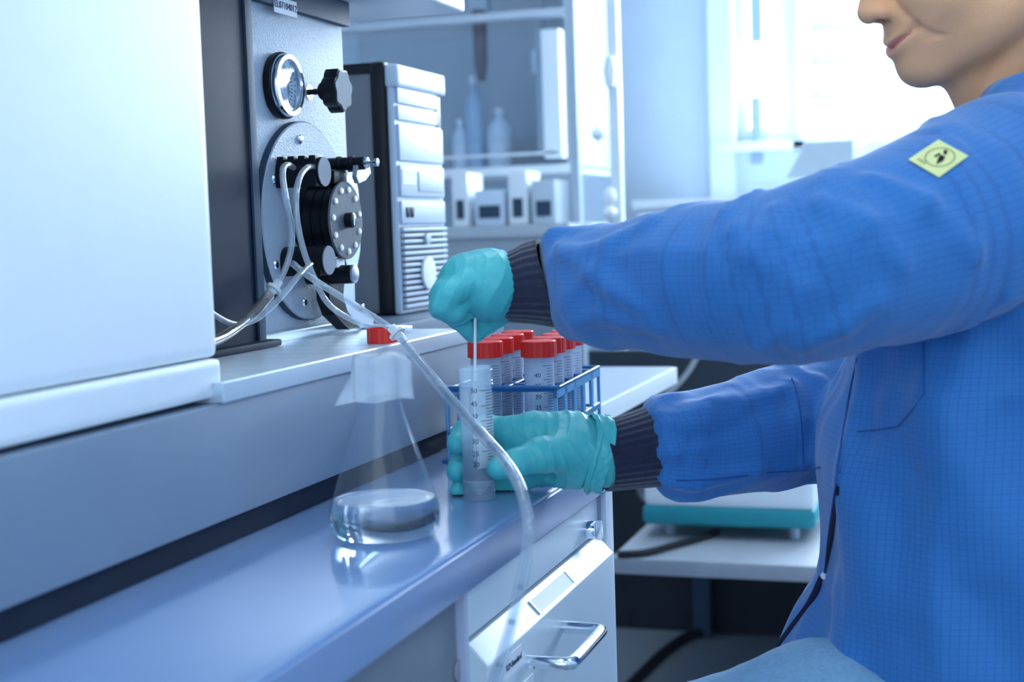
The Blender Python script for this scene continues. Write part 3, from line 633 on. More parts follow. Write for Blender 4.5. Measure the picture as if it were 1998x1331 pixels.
def oval(px, py, w, h, m, nm):
    e = onx(px, py, XT+0.006); pts = [(XT+0.006, e[1]+w*math.cos(t_), e[2]+h*math.sin(t_)) for t_ in np.linspace(0, 2*math.pi, 33)[:-1]]
    return mk(nm, prism(BM(), pts, (0.004, 0, 0), 0.001), m, tw)
oval(834, 532, 0.024, 0.0235, PAPER, 'oval_badge'); oval(832, 466, 0.010, 0.008, TOWERW, 'power_button')
# ================================================================== things in the background
def P_(px, py, Y): return ony(px, py, Y)
def pbox(bm, x0, y0, x1, y1, Y, th, bev=0.004):
    a = P_(x0, y1, Y); c = P_(x1, y0, Y); return box(bm, (a[0], Y, a[2]), (c[0], Y+th, c[2]), bev, 2)
GC = mat('cupboard_grey', (0.40, 0.48, 0.57), 0.5, vary=0.04, scale=4)
Yc = 3.9
fc = thing('fume_cupboard', 'large white framed glass fume cupboard at the back of the room', 'cupboard', (P_(980, 600, Yc)[0], Yc, 0))
aL, aR = P_(560, 300, Yc)[0], P_(1112, 300, Yc)[0]
zt = P_(980, 318, Yc)[2]; zw = P_(980, 470, Yc)[2]
mk('back_panel', box(BM(), (aL, Yc+0.55, zt-0.02), (aR, Yc+0.58, 2.4)), GC, fc, sm=False)
mk('side_panel', box(BM(), (aR-0.02, Yc+0.05, zt-0.02), (aR, Yc+0.55, 2.4)), mat('cupboard_side', (0.52, 0.62, 0.74), 0.45), fc, sm=False)
mk('floor_slab', box(BM(), (aL, Yc, zt-0.035), (aR, Yc+0.58, zt-0.01), 0.004), WHITE, fc)
b = BM(); pbox(b, 1062, 55, 1090, 310, Yc-0.02, 0.05); mk('right_post', b, WHITE, fc)
b = BM(); pbox(b, 560, 296, 1090, 324, Yc-0.02, 0.05); mk('sash_bar', b, WHITE, fc)
b = BM(); pbox(b, 560, 28, 1108, 58, Yc-0.02, 0.05); mk('top_bar', b, mat('bar_grey', (0.55, 0.63, 0.72), 0.4), fc)
b = BM(); pbox(b, 1050, 58, 1062, 300, Yc+0.02, 0.03); mk('sash_stile', b, GC, fc)
b = BM(); pbox(b, 560, 60, 1060, 300, Yc+0.01, 0.006); mk('sash_glass', b, PANE, fc, sm=False)
mk('base_unit', box(BM(), (aL, Yc+0.03, 0), (aR, Yc+0.55, zw), 0.006), mat('unit_grey', (0.42, 0.50, 0.58), 0.5), fc)
for x0, x1 in ((890, 960), (965, 1035), (1040, 1100)):
    b = BM(); pbox(b, x0, 474, x1, 560, Yc+0.015, 0.012); mk('drawer_front', b, mat('drawer_pale', (0.48, 0.56, 0.65), 0.4), fc)
    for xx in (0.3, 0.7):
        pc = x0+(x1-x0)*xx; b = BM(); pbox(b, pc-9, 455, pc+9, 472, Yc+0.005, 0.012); mk('vent_hole', b, NAVY, fc)
# glass partition with white post to the right of the cupboard
gp = thing('glass_partition', 'clear glass partition on a slim white post right of the fume cupboard', 'partition', (P_(1205, 600, 3.6)[0], 3.6, 0))
q0 = P_(1205, 470, 3.6)
mk('post', box(BM(), (q0[0]-0.014, 3.6, 0), (q0[0]+0.014, 3.63, 2.7), 0.003), WHITE, gp)
q1 = P_(1125, 470, 3.6); mk('glass_sheet', box(BM(), (q1[0], 3.61, 0.6), (q0[0]-0.014, 3.617, 2.7)), thin_clear('partition_glass', haze=0.12, hazecol=(0.7, 0.82, 1.0)), gp, sm=False)
mk('inner_post', box(BM(), (q1[0]-0.012, 3.6, 0), (q1[0]+0.012, 3.63, 2.7), 0.003), mat('post_grey', (0.45, 0.53, 0.62), 0.4), gp)
for py, hh in ((140, 0.045), (262, 0.020), (385, 0.028), (415, 0.024)):
    e = P_(1190 if py != 262 else 1166, py, 3.585); mk('clip', lathe(BM(), [(0, -hh), (0.012, -hh+0.008), (0.018, 0), (0.012, hh-0.008), (0, hh)], e, 16), mat('clip_white', (0.90, 0.95, 1.0), 0.15), gp)
# vessels and stands in the cupboard
def vessel(px, py, w, h, lab, m, Y=4.15):
    e = P_(px, py, Y); s = Y/2800.0; zb = zt-0.0095
    zt_ = e[2]+h*s/2
    o = thing('bottle', lab, 'bottle', (e[0], Y, zb)); r = w*s/2; H = zt_-zb
    mk('glass_body', lathe(BM(), [(0, 0), (r*0.92, 0), (r, 0.006), (r, H*0.62), (r*0.85, H*0.72), (r*0.35, H*0.84), (r*0.32, H*0.92), (0, H*0.92)], n=24), m, o, local=True)
    mk('stopper', lathe(BM(), [(r*0.40, H*0.91), (r*0.40, H*0.985), (r*0.3, H), (0, H)], n=20), WHITE, o, local=True)
FROST = mat('frosted_white', (0.62, 0.74, 0.88), 0.35)
vessel(975, 250, 52, 80, 'broad pale bottle inside the fume cupboard', FROST)
vessel(898, 262, 34, 60, 'small pale bottle beside the computer tower inside the fume cupboard', FROST)
vessel(925, 205, 40, 120, 'tall pale blue bottle inside the fume cupboard', mat('bottle_blue', (0.40, 0.55, 0.75), 0.3))
st = thing('retort_stand', 'retort stand with a pale clamp inside the fume cupboard', 'stand', (P_(1058, 300, 4.2)[0], 4.2, zt-0.0095))
e = P_(1056, 60, 4.2)
mk('stand_base', box(BM(), (e[0]-0.05, 4.14, zt-0.0095), (e[0]+0.06, 4.28, zt+0.004), 0.003), STEEL, st)
mk('rod', cyl(BM(), (e[0], 4.2, zt), (e[0], 4.2, e[2]+0.2), 0.008), STEEL, st)
e2 = P_(1056, 122, 4.2); mk('clamp_head', box(BM(), (e2[0]-0.022, 4.165, e2[2]-0.036), (e2[0]+0.022, 4.23, e2[2]+0.036), 0.01), FROST, st)
hd_ = thing('hanging_funnel', 'dark brown funnel tube hanging from the cupboard top bar', 'funnel', (P_(936, 110, 4.1)[0], 4.1, P_(936, 155, 4.1)[2]))
e = P_(936, 60, 4.1); e2 = P_(936, 158, 4.1); mk('funnel_tube', lathe(BM(), [(0, 0), (0.012, 0), (0.020, 0.05), (0.022, e[2]-e2[2]+0.06), (0, e[2]-e2[2]+0.06)], (e[0], 4.1, e2[2]), 20), mat('brown_glass', (0.13, 0.11, 0.14), 0.3), hd_)
rail_ = mk('hook', box(BM(), (e[0]-0.03, 4.09, e[2]+0.055), (e[0]+0.03, 4.11, 2.39)), STEEL, hd_)
# row of modules on the worktop in front of the cupboard
wt = thing('equipment_table', 'grey table with white modules in front of the fume cupboard', 'table', (P_(990, 600, 3.55)[0], 3.55, 0))
za = P_(980, 440, 3.5)[2]
tl, tr_ = P_(700, 440, 3.4)[0], P_(1110, 440, 3.4)[0]
mk('table_top', box(BM(), (tl, 3.40, za-0.03), (tr_, 3.80, za), 0.003), mat('table_grey', (0.46, 0.53, 0.60), 0.5), wt)
for lx in (tl+0.03, tr_-0.03):
    for ly in (3.44, 3.76): mk('leg', box(BM(), (lx-0.02, ly-0.02, 0), (lx+0.02, ly+0.02, za-0.03)), STEEL, wt)
mk('apron', box(BM(), (tl+0.02, 3.41, za-0.14), (tr_-0.02, 3.43, za-0.03)), mat('apron_grey', (0.36, 0.42, 0.48), 0.5), wt)
for i, (x0, x1, ytop, col) in enumerate(((880, 915, 338, WHITE), (925, 985, 372, FROST), (990, 1030, 335, WHITE), (1036, 1085, 352, mat('module_grey', (0.55, 0.64, 0.73), 0.4)))):
    a_ = P_(x0, ytop, 3.5); c_ = P_(x1, 440, 3.5)
    o = thing('lab_module', ('narrow white module beside the computer tower', 'low frosted module second from the computer tower', 'tall white module in the middle of the grey table', 'grey module at the right end of the grey table')[i], 'module', ((a_[0]+c_[0])/2, 3.55, za+0.0005), group='modules on the grey table')
    mk('case', box(BM(), (a_[0], 3.5, za+0.0005), (c_[0], 3.62, a_[2]), 0.006), col, o)
    mk('dark_window', box(BM(), (a_[0]+0.012, 3.497, za+0.02), (c_[0]-0.012, 3.5005, za+0.02+(a_[2]-za)*0.35)), SLATE, o, sm=False)
# white sideboard under the window, with two screens
Yw = 4.15; sbz = float(P_(1350, 388, Yw)[2])
sb = thing('sideboard', 'white sideboard under the window', 'sideboard', (P_(1500, 600, Yw)[0], Yw, 0))
sa, sc = P_(1232, 400, Yw)[0], P_(1232, 400, Yw)[0]+2.3
mk('carcass', box(BM(), (sa+0.01, Yw+0.02, 0), (sc, WY1-0.02, sbz-0.025), 0.004), mat('side_white', (0.66, 0.77, 0.90), 0.5), sb)
mk('top', box(BM(), (sa, Yw, sbz-0.025), (sc+0.01, WY1-0.02, sbz), 0.004), WHITE, sb)
for i in range(4): mk('door', box(BM(), (sa+0.02+i*0.56, Yw+0.005, 0.08), (sa+0.56+i*0.56, Yw+0.02, sbz-0.035), 0.003), WHITE, sb)
def screen(x0, x1, y0, y1, lab, m, Y=4.25):
    a_ = P_(x0, y1, Y); c_ = P_(x1, y0, Y); o = thing('monitor', lab, 'monitor', ((a_[0]+c_[0])/2, Y, sbz+0.0005))
    h = BM(); skew = 0.035
    prism(h, [(a_[0]-skew, Y, sbz+0.05), (c_[0], Y, sbz+0.05), (c_[0]+0.0, Y+0.05, c_[2]), (a_[0]+0.02, Y+0.05, c_[2])], (0, 0.03, 0), 0.006); mk('screen_back', h, m, o)
    mx_ = (a_[0]+c_[0])/2; mk('stand', box(BM(), (mx_-0.03, Y+0.03, sbz+0.0005), (mx_+0.03, Y+0.05, sbz+0.08)), m, o); mk('stand_foot', box(BM(), (mx_-0.09, Y-0.03, sbz+0.0005), (mx_+0.09, Y+0.12, sbz+0.012), 0.004), m, o)
screen(1556, 1664, 270, 340, 'grey monitor seen from behind on the sideboard', mat('monitor_grey', (0.42, 0.50, 0.56), 0.5))
screen(1676, 1800, 266, 340, 'white monitor seen from behind on the sideboard', mat('monitor_white', (0.88, 0.93, 0.97), 0.4), 4.3)
# dark desk with a low shelf, a white-and-teal device and cables
Yd = 3.45; dzt = float(P_(1300, 684, Yd)[2])
dk_ = thing('low_desk', 'dark backed low desk with a pale shelf behind the person', 'desk', (P_(1450, 900, Yd)[0], Yd, 0))
dl, dr = P_(1150, 800, Yd)[0], P_(1150, 800, Yd)[0]+1.7
mk('back_board', box(BM(), (dl, Yd, 0.0), (dr, Yd+0.03, dzt), 0.003), mat('board_dark', (0.020, 0.032, 0.048), 0.5, vary=0.15, scale=6), dk_)
Ys0, Ys1 = 2.62, 3.44; shz = float(P_(1400, 1098, Ys0)[2])
mk('shelf', box(BM(), (P_(1190, 1098, Ys0)[0], Ys0, shz-0.03), (dr-0.05, Ys1, shz), 0.003), mat('shelf_pale', (0.42, 0.46, 0.52), 0.45), dk_)
for lx in (dr-0.10, P_(1190, 1098, Ys0)[0]+0.03):
    mk('bracket', box(BM(), (lx-0.02, 3.36, 0), (lx+0.02, 3.40, shz-0.03)), SLATE, dk_)
mk('shelf_back', box(BM(), (dl+0.02, 3.405, 0.0), (dr-0.06, 3.43, shz-0.03)), mat('shelf_back_dark', (0.012, 0.018, 0.028), 0.6), dk_)
dv = thing('benchtop_device', 'white benchtop device with teal base on the low shelf', 'device', (P_(1420, 1030, 2.85)[0], 2.85, shz))
fx0, fx1 = P_(1252, 1000, 2.80)[0], P_(1592, 1000, 2.80)[0]; tz_ = float(P_(1420, 990, 2.80)[2]); tb = float(P_(1420, 1030, 2.80)[2])
mk('teal_base', box(BM(), (fx0, 2.80, tb), (fx1, 3.05, tz_), 0.018, 4), mat('teal_plastic', (0.02, 0.30, 0.36), 0.4), dv)
mk('white_housing', box(BM(), (fx0+0.003, 2.803, tz_-0.004), (fx1-0.003, 3.047, tz_+0.11), 0.022, 4), WHITE, dv)
for lx in (fx0+0.05, fx1-0.05): mk('foot', cyl(BM(), (lx, 2.85, shz), (lx, 2.85, tb+0.004), 0.012, n=14), STEEL, dv)
def cable(name, lab, pts, r, m): return tag(mk(name, sweep(BM(), pts, r, 10, 8), m), lab, 'cable')
RUB = mat('black_rubber', (0.010, 0.012, 0.018), 0.5)
cable('power_cable', 'black cable lying on the pale low shelf below the device', [tuple(onz(x, y, shz+0.008)) for x, y in ((1205, 1082), (1260, 1078), (1320, 1062), (1370, 1048), (1400, 1038))], 0.007, RUB)
cable('power_cable', 'thick black cable trailing across the floor from the power strip', [tuple(onz(x, y, 0.012)) for x, y in ((1215, 1350), (1255, 1310), (1300, 1268), (1345, 1240), (1400, 1225), (1450, 1205))], 0.011, RUB)
cable('charger_lead', 'pale grey cord hanging in front of the dark desk board', [P_(1372, 660, 3.1), P_(1362, 690, 3.1), P_(1345, 722, 3.1), P_(1320, 752, 3.1), P_(1285, 785, 3.1), P_(1250, 840, 3.12), np.array([P_(1250, 840, 3.12)[0]-0.02, 3.2, shz+0.006]), np.array([P_(1250, 840, 3.12)[0]+0.05, 3.3, shz+0.006])], 0.006, mat('cord_grey', (0.30, 0.34, 0.38), 0.5))
pw = onz(1345, 1210, 0.0); ps = thing('power_strip', 'black power strip with two plugs lying on the floor', 'power strip', (pw[0], pw[1], 0), 0.5)
mk('strip_body', box(BM(), (-0.17, -0.03, 0.0005), (0.17, 0.03, 0.045), 0.008), RUB, ps, local=True)
for dx in (-0.06, 0.02): mk('plug', lathe(BM(), [(0.022, 0.045), (0.022, 0.07), (0.014, 0.085), (0, 0.086)], (dx, 0, 0), 18), mat('plug_blue', (0.10, 0.14, 0.20), 0.3), ps, local=True)
# ================================================================== the person (signed-distance modelling + surface nets)
def snets(fn, lo, hi, h):
    lo = np.array(lo, float); n = np.ceil((np.array(hi)-lo)/h).astype(int)+1
    ax = [lo[i]+h*np.arange(n[i]) for i in range(3)]
    # coarse pass first, fine values only near the surface
    q4 = 4; nc = [int(math.ceil(k_/q4))+1 for k_ in n]
    cg = np.stack(np.meshgrid(*[lo[i]+h*q4*(np.arange(nc[i])-0.0) for i in range(3)], indexing='ij'), -1).reshape(-1, 3)
    Vc = np.concatenate([fn(c_) for c_ in np.array_split(cg, max(1, len(cg)//300000))]).reshape(nc).astype(np.float32)
    up = Vc
    for k_ in range(3): up = np.repeat(up, q4, axis=k_)
    V = np.ascontiguousarray(up[:n[0], :n[1], :n[2]])
    nb = np.argwhere(np.abs(V) < h*q4*3.2)
    for c_ in np.array_split(nb, max(1, len(nb)//300000)):
        V[c_[:, 0], c_[:, 1], c_[:, 2]] = fn(lo+c_*h)
    s = V < 0; m = n-1
    cs = [(a, b_, c) for a in (0, 1) for b_ in (0, 1) for c in (0, 1)]
    sl = lambda A, o: A[o[0]:o[0]+m[0], o[1]:o[1]+m[1], o[2]:o[2]+m[2]]
    cnt = sum(sl(s, o).astype(np.int8) for o in cs); act = (cnt > 0) & (cnt < 8)
    I = np.argwhere(act); acc = np.zeros((len(I), 3)); num = np.zeros(len(I))
    val = {o: sl(V, o)[act] for o in cs}
    for o in cs:
        for k_ in range(3):
            if o[k_] == 0:
                o2 = list(o); o2[k_] = 1; o2 = tuple(o2); a, b_ = val[o], val[o2]; x = (a < 0) != (b_ < 0)
                t_ = np.where(x, a/np.where(x, a-b_, 1), 0); p = np.array(o, float)[None].repeat(len(I), 0); p[:, k_] += t_
                acc[x] += p[x]; num[x] += 1
    verts = lo+(I+acc/num[:, None])*h
    idx = -np.ones(m, np.int64); idx[act] = np.arange(len(I)); faces = []
    for k_ in range(3):
        u, v = (k_+1) % 3, (k_+2) % 3
        A = np.take(s, range(0, n[k_]-1), k_); Bq = np.take(s, range(1, n[k_]), k_); E2 = np.argwhere(A != Bq)
        E2 = E2[(E2[:, u] > 0) & (E2[:, v] > 0) & (E2[:, u] < m[u]) & (E2[:, v] < m[v])]
        fl_ = A[E2[:, 0], E2[:, 1], E2[:, 2]]
        def cell(du, dv): q_ = E2.copy(); q_[:, u] -= du; q_[:, v] -= dv; return idx[q_[:, 0], q_[:, 1], q_[:, 2]]
        Q = np.stack([cell(1, 1), cell(0, 1), cell(0, 0), cell(1, 0)], 1); Q[~fl_] = Q[~fl_][:, ::-1]; faces.append(Q)
    return verts, np.concatenate(faces)
def netmesh(name, fn, lo, hi, h, m, parent, attr=None):
    v, f_ = snets(fn, lo, hi, h); me = bpy.data.meshes.new(name)
    me.vertices.add(len(v)); me.vertices.foreach_set('co', v.astype(np.float32).ravel())
    me.loops.add(f_.size); me.loops.foreach_set('vertex_index', f_.astype(np.int32).ravel())
    me.polygons.add(len(f_)); me.polygons.foreach_set('loop_start', np.arange(0, f_.size, 4, dtype=np.int32)); me.polygons.foreach_set('loop_total', np.full(len(f_), 4, np.int32))
    me.update(calc_edges=True); me.validate(); me.shade_smooth()
    if attr:
        for nm, fa in attr.items():
            d_ = fa(v); a = me.attributes.new(nm, 'FLOAT_VECTOR' if d_.ndim == 2 else 'FLOAT', 'POINT'); a.data.foreach_set('vector' if d_.ndim == 2 else 'value', d_.astype(np.float32).ravel())
    return link(name, me, m, parent)
def cone(p, a, b_, ra, rb):
    a = np.asarray(a, float); b_ = np.asarray(b_, float); ba = b_-a; t_ = np.clip(((p-a)@ba)/max(ba@ba, 1e-12), 0, 1)
    return np.linalg.norm(p-a-t_[:, None]*ba, axis=1)-(ra+(rb-ra)*t_)
def ell(p, c, r):
    q_ = (p-np.asarray(c))/np.asarray(r); k0 = np.linalg.norm(q_, axis=1); return (k0-1)*min(r)
def smin(a, b_, k_):
    h_ = np.maximum(k_-np.abs(a-b_), 0)/k_; return np.minimum(a, b_)-h_*h_*k_*0.25
def smax(a, b_, k_): return -smin(-a, -b_, k_)
def pr(L_): return [(dep(x, y, D), r*D/F) for x, y, D, r in L_]
def chain(p, C_, k_=0.004):
    d_ = None
    for (a, ra), (b_, rb) in zip(C_, C_[1:]):
        e_ = cone(p, a, b_, ra, rb); d_ = e_ if d_ is None else smin(d_, e_, k_)
    return d_
def chain_param(p, C_):
    """distance along the chain and angle about it for every point"""
    best = np.full(len(p), 1e9); T = np.zeros(len(p)); A = np.zeros(len(p)); s0 = 0.0; Rr = np.ones(len(p))*0.05
    for (a, ra), (b_, rb) in zip(C_, C_[1:]):
        ba = b_-a; L_ = np.linalg.norm(ba); ba = ba/L_; t_ = (p-a)@ba; tc = np.clip(t_, 0, L_); w = p-a-tc[:, None]*ba; d_ = np.linalg.norm(w, axis=1)-(ra+(rb-ra)*tc/L_)
        up = np.array([0, 0, 1.0])-ba*ba[2]; up /= np.linalg.norm(up); sd = np.cross(ba, up)
        k_ = d_ < best; best[k_] = d_[k_]; T[k_] = s0+tc[k_]; A[k_] = np.arctan2(w[k_]@sd, w[k_]@up); Rr[k_] = (ra+(rb-ra)*tc/L_)[k_]; s0 += L_
    return best, T, A, Rr
def trace(fn, px, py, t0=0.8, t1=1.8, off=0.001):
    d_ = ray(px, py); t_ = t0
    for _ in range(90):
        v = float(fn((CAMP+d_*t_)[None])[0])
        if v < 0.0004: break
        t_ += v*0.7
        if t_ > t1: break
    return CAMP+d_*(t_-off)
person = thing('person', 'person in blue lab coat, teal gloves and navy cuffs filling a tube at the bench', 'person', (0.08, 1.36, 0.0))
# ---- lab coat
LS = pr([(1062, 552, 1.262, 84), (1100, 553, 1.25, 95), (1200, 561, 1.21, 114), (1300, 552, 1.165, 132), (1400, 547, 1.12, 141), (1500, 545, 1.09, 147), (1570, 532, 1.08, 158), (1650, 505, 1.08, 166), (1750, 475, 1.10, 172), (1850, 440, 1.13, 186), (1950, 400, 1.17, 200), (2060, 372, 1.24, 200)])
RS = pr([(1262, 872, 1.322, 76), (1300, 868, 1.335, 86), (1350, 868, 1.35, 92), (1420, 857, 1.37, 99), (1500, 843, 1.40, 106), (1580, 828, 1.43, 110), (1660, 800, 1.46, 110), (1780, 690, 1.52, 120), (1900, 520, 1.56, 130), (1960, 420, 1.54, 150)])
TY = 1.385
_tz = []; _tf = []
for px, py in ((1905, 222), (1800, 330), (1690, 450), (1660, 600), (1648, 690), (1622, 810), (1606, 930), (1597, 1060), (1593, 1130), (1560, 1200), (1515, 1290), (1470, 1400), (1440, 1480)):
    w_ = ony(px, py, TY-0.03); _tz.append(w_[2]); _tf.append(w_[0])
_tz = np.array(_tz[::-1]); _tf = np.array(_tf[::-1])
def torso(p):
    z_ = p[:, 2]; fx = np.interp(z_, _tz, _tf); bk = np.interp(z_, [0.45, 0.6, 0.8, 1.0, 1.1], [0.24, 0.22, 0.20, 0.20, 0.16]); bw = np.interp(z_, [0.45, 0.6, 0.85, 1.0, 1.06, 1.12], [0.235, 0.215, 0.20, 0.195, 0.165, 0.09])
    cx = (fx+bk)/2; a = np.maximum((bk-fx)/2, 0.02); q_ = (np.abs((p[:, 0]-cx)/a)**2.3+np.abs((p[:, 1]-TY)/bw)**2.3)**(1/2.3)
    d_ = (q_-1)*np.minimum(a, bw)*0.9
    return smax(smax(d_, z_-1.12, 0.03), 0.47-z_, 0.01)
def wrin(p, seed, n, k0, k1, amp):
    r_ = np.random.default_rng(seed); out = np.zeros(len(p))
    for _ in range(n):
        d_ = r_.normal(size=3); d_ /= np.linalg.norm(d_); k_ = r_.uniform(k0, k1); e_ = r_.normal(size=3); w = 1.2*np.sin(p@e_*k_*0.35+r_.uniform(0, 6))
        s_ = np.sin(p@d_*k_+w+r_.uniform(0, 6)); out += amp*(1-np.abs(s_))**2.2
    return out/n
RIDGE = {1: [], 2: [], 0: []}
def sleeve(p, C_, el, seed):
    d_ = chain(p, C_, 0.02)
    for R_ in RIDGE[seed]: d_ = smin(d_, chain(p, R_, 0.004), 0.013)
    near = np.abs(d_) < 0.03
    if near.any():
        q_ = p[near]; _, T, A, _ = chain_param(q_, C_)
        ew = np.exp(-((T-el)/0.075)**2); cw = np.exp(-(T/0.05)**2)
        fold = 0.0050*ew*(1-np.abs(np.sin(T*48+1.5*A+0.9*np.sin(2*A+seed))))**2.6*(0.35+0.65*np.cos(A*0.5)**2)
        fold += 0.0050*cw*(1-np.abs(np.sin(A*4.5+T*18+seed)))**1.5
        fold += 0.0042*(1-np.abs(np.sin(A*1.5+T*11+seed*2+np.sin(T*14))))**2.5
        fold += 0.008*wrin(q_, 5+seed, 7, 16, 36, 1.0)-0.002
        d_[near] -= fold
    # open end at the cuff
    a, b_ = C_[0][0], C_[0][0]+XI*0.985-YI*0.17; n_ = (b_-a)/np.linalg.norm(b_-a)
    return smax(d_, -((p-a)@n_), 0.022)
def ridges(fn, lists, r=0.0065, sink=0.0018):
    out = []
    for L_ in lists:
        pts = [trace(fn, x, y, off=-sink) for x, y in L_]; n_ = len(pts); out.append([(q_, r*(0.55 if i in (0, n_-1) else 1.0)) for i, q_ in enumerate(pts)])
    return out
RIDGE[1] = ridges(lambda p: chain(p, LS, 0.02), [[(1088, 482), (1140, 510), (1200, 566), (1262, 606)], [(1425, 420), (1440, 455), (1486, 485)], [(1512, 412), (1505, 455), (1470, 505)], [(1115, 630), (1180, 615), (1285, 640)], [(1480, 678), (1540, 635), (1565, 560)], [(1555, 675), (1640, 630), (1700, 590)], [(1100, 500), (1190, 480), (1270, 440)], [(1600, 400), (1680, 440), (1760, 520)], [(1700, 350), (1800, 400), (1900, 500)]])
RIDGE[2] = ridges(lambda p: chain(p, RS, 0.02), [[(1280, 808), (1330, 832), (1430, 815)], [(1545, 748), (1562, 820), (1568, 905)], [(1270, 930), (1360, 940), (1480, 915)], [(1600, 740), (1640, 800), (1630, 880)], [(1330, 800), (1440, 790), (1530, 760)]], 0.006)
RIDGE[0] = ridges(torso, [[(1700, 670), (1694, 800), (1690, 920)], [(1745, 800), (1722, 1000), (1695, 1200)], [(1800, 960), (1850, 1180), (1910, 1320)], [(1650, 1160), (1668, 1300)], [(1900, 700), (1880, 900), (1900, 1100)], [(1960, 760), (1850, 800), (1760, 900)]], 0.009, 0.006)
def coat(p):
    d_ = torso(p)
    for R_ in RIDGE[0]: d_ = smin(d_, chain(p, R_, 0.006), 0.030)
    near = np.abs(d_) < 0.04
    if near.any():
        q_ = p[near]; drape = 0.016*wrin(q_*np.array([1, 1, 0.35]), 11, 7, 16, 40, 1.0)+0.006*np.exp(-((q_[:, 2]-0.80)/0.2)**2)*np.sin((q_[:, 0]*1.0+q_[:, 2]*0.55)*48)
        d_[near] -= drape
    rs_ = sleeve(p, RS, 0.20, 2); d_ = smin(d_, rs_, 0.010)
    ls_ = sleeve(p, LS, 0.235, 1); d_ = smin(d_, ls_, 0.007)
    # neck opening
    nk = cone(p, dep(1925, 130, 1.33), dep(1990, 330, 1.37), 0.064, 0.056)
    return smax(d_, -nk, 0.006)
def grid_uv(p):
    out = np.zeros((len(p), 3)); best = torso(p)
    ang = np.arctan2(p[:, 1]-TY, p[:, 0]-0.05); out[:, 0] = p[:, 2]; out[:, 1] = ang*0.18
    for C_ in _fine:
        d_, T, A, Rr = chain_param(p, C_); k_ = d_ < best; out[k_, 0] = T[k_]; out[k_, 1] = A[k_]*0.058; best = np.minimum(best, d_)
    return out
def coat_mat():
    m = mat('coat_blue', (0.030, 0.190, 0.52), 0.75, vary=0.05, scale=14, sheen=0.25); nt = m.node_tree; n = nt.nodes; L = nt.links
    at = n.new('ShaderNodeAttribute'); at.attribute_name = 'weave'; sp_ = n.new('ShaderNodeSeparateXYZ'); L.new(at.outputs['Vector'], sp_.inputs[0])
    lines = []
    for ch in ('X', 'Y'):
        mu = n.new('ShaderNodeMath'); mu.operation = 'MULTIPLY'; mu.inputs[1].default_value = 1/0.0050; L.new(sp_.outputs[ch], mu.inputs[0])
        fr = n.new('ShaderNodeMath'); fr.operation = 'FRACT'; L.new(mu.outputs[0], fr.inputs[0])
        lt = n.new('ShaderNodeMath'); lt.operation = 'LESS_THAN'; lt.inputs[1].default_value = 0.17; L.new(fr.outputs[0], lt.inputs[0]); lines.append(lt)
    mxm = n.new('ShaderNodeMath'); mxm.operation = 'MAXIMUM'; L.new(lines[0].outputs[0], mxm.inputs[0]); L.new(lines[1].outputs[0], mxm.inputs[1])
    sc_ = n.new('ShaderNodeMath'); sc_.operation = 'MULTIPLY'; sc_.inputs[1].default_value = 0.32; L.new(mxm.outputs[0], sc_.inputs[0])
    p = n['Principled BSDF']; src = p.inputs['Base Color'].links[0].from_socket
    mx = n.new('ShaderNodeMix'); mx.data_type = 'RGBA'; L.new(sc_.outputs[0], mx.inputs[0]); L.new(src, mx.inputs[6]); mx.inputs[7].default_value = (0.012, 0.07, 0.26, 1)
    L.new(mx.outputs[2], p.inputs['Base Color'])
    bn = n.new('ShaderNodeBump'); bn.inputs['Strength'].default_value = 0.25; bn.inputs['Distance'].default_value = 0.0006; bn.invert = True; L.new(mxm.outputs[0], bn.inputs['Height']); L.new(bn.outputs['Normal'], p.inputs['Normal'])
    return m
COATM = coat_mat()
_fine = []
for C_ in (RS, LS):
    cs_ = spline([c for c, _ in C_], 8); rs_f = np.interp(np.linspace(0, len(C_)-1, len(cs_)), range(len(C_)), [r for _, r in C_]); _fine.append([(c, r) for c, r in zip(cs_, rs_f)])
lc = netmesh('lab_coat', coat, (-0.40, 0.93, 0.46), (0.29, 1.66, 1.15), 0.0042, COATM, person, {'weave': grid_uv})
lc['label'] = 'blue lab coat with a fine dark grid weave'
SEAM = mat('seam_blue', (0.020, 0.10, 0.33), 0.8)
def seam(name, pix, r=0.0011, k=6):
    pts = [trace(coat, x, y, off=0.0002) for x, y in pix]; return mk(name, sweep(BM(), pts, r, 8, k), SEAM, lc)
seam('pocket_seam', [(1803, 668), (1803, 720), (1803, 768)], 0.0006); seam('pocket_seam', [(1803, 768), (1780, 800), (1752, 832)], 0.0006); seam('pocket_seam', [(1752, 832), (1725, 837), (1700, 840), (1672, 842)], 0.0006)
seam('placket_seam', [(1672, 700), (1655, 780), (1640, 870), (1628, 960), (1616, 1050), (1608, 1125)], 0.0008)
seam('elbow_seam', [(1545, 738), (1555, 770), (1562, 810), (1566, 860), (1568, 905)], 0.0007)
seam('sleeve_seam', [(1320, 938), (1380, 936), (1440, 930), (1500, 922), (1560, 918), (1600, 912)], 0.0008)
mk('hem_edge', sweep(BM(), [trace(coat, x, y, off=-0.002) for x, y in ((1604, 1128), (1580, 1178), (1548, 1222), (1520, 1262), (1500, 1310))], 0.0035, 8, 6), mat('coat_inside', (0.008, 0.012, 0.05), 0.9), lc)
pl_ = [trace(coat, x, y, off=0.0006) for x, y in ((1640, 910), (1637, 965), (1626, 1050), (1608, 1124), (1614, 1050), (1629, 960))]
b = BM(); b.faces.new([b.verts.new(Vector(q_)) for q_ in pl_]); mk('front_slit', b, mat('coat_inside', (0.008, 0.012, 0.05), 0.9), lc)
sn = trace(coat, 1608, 1124, off=0.001); mk('snap', lathe(BM(), [(0.0034, 0), (0.003, 0.0015), (0, 0.002)], sn, 14, (0, -1, 0)), PAPER, lc)
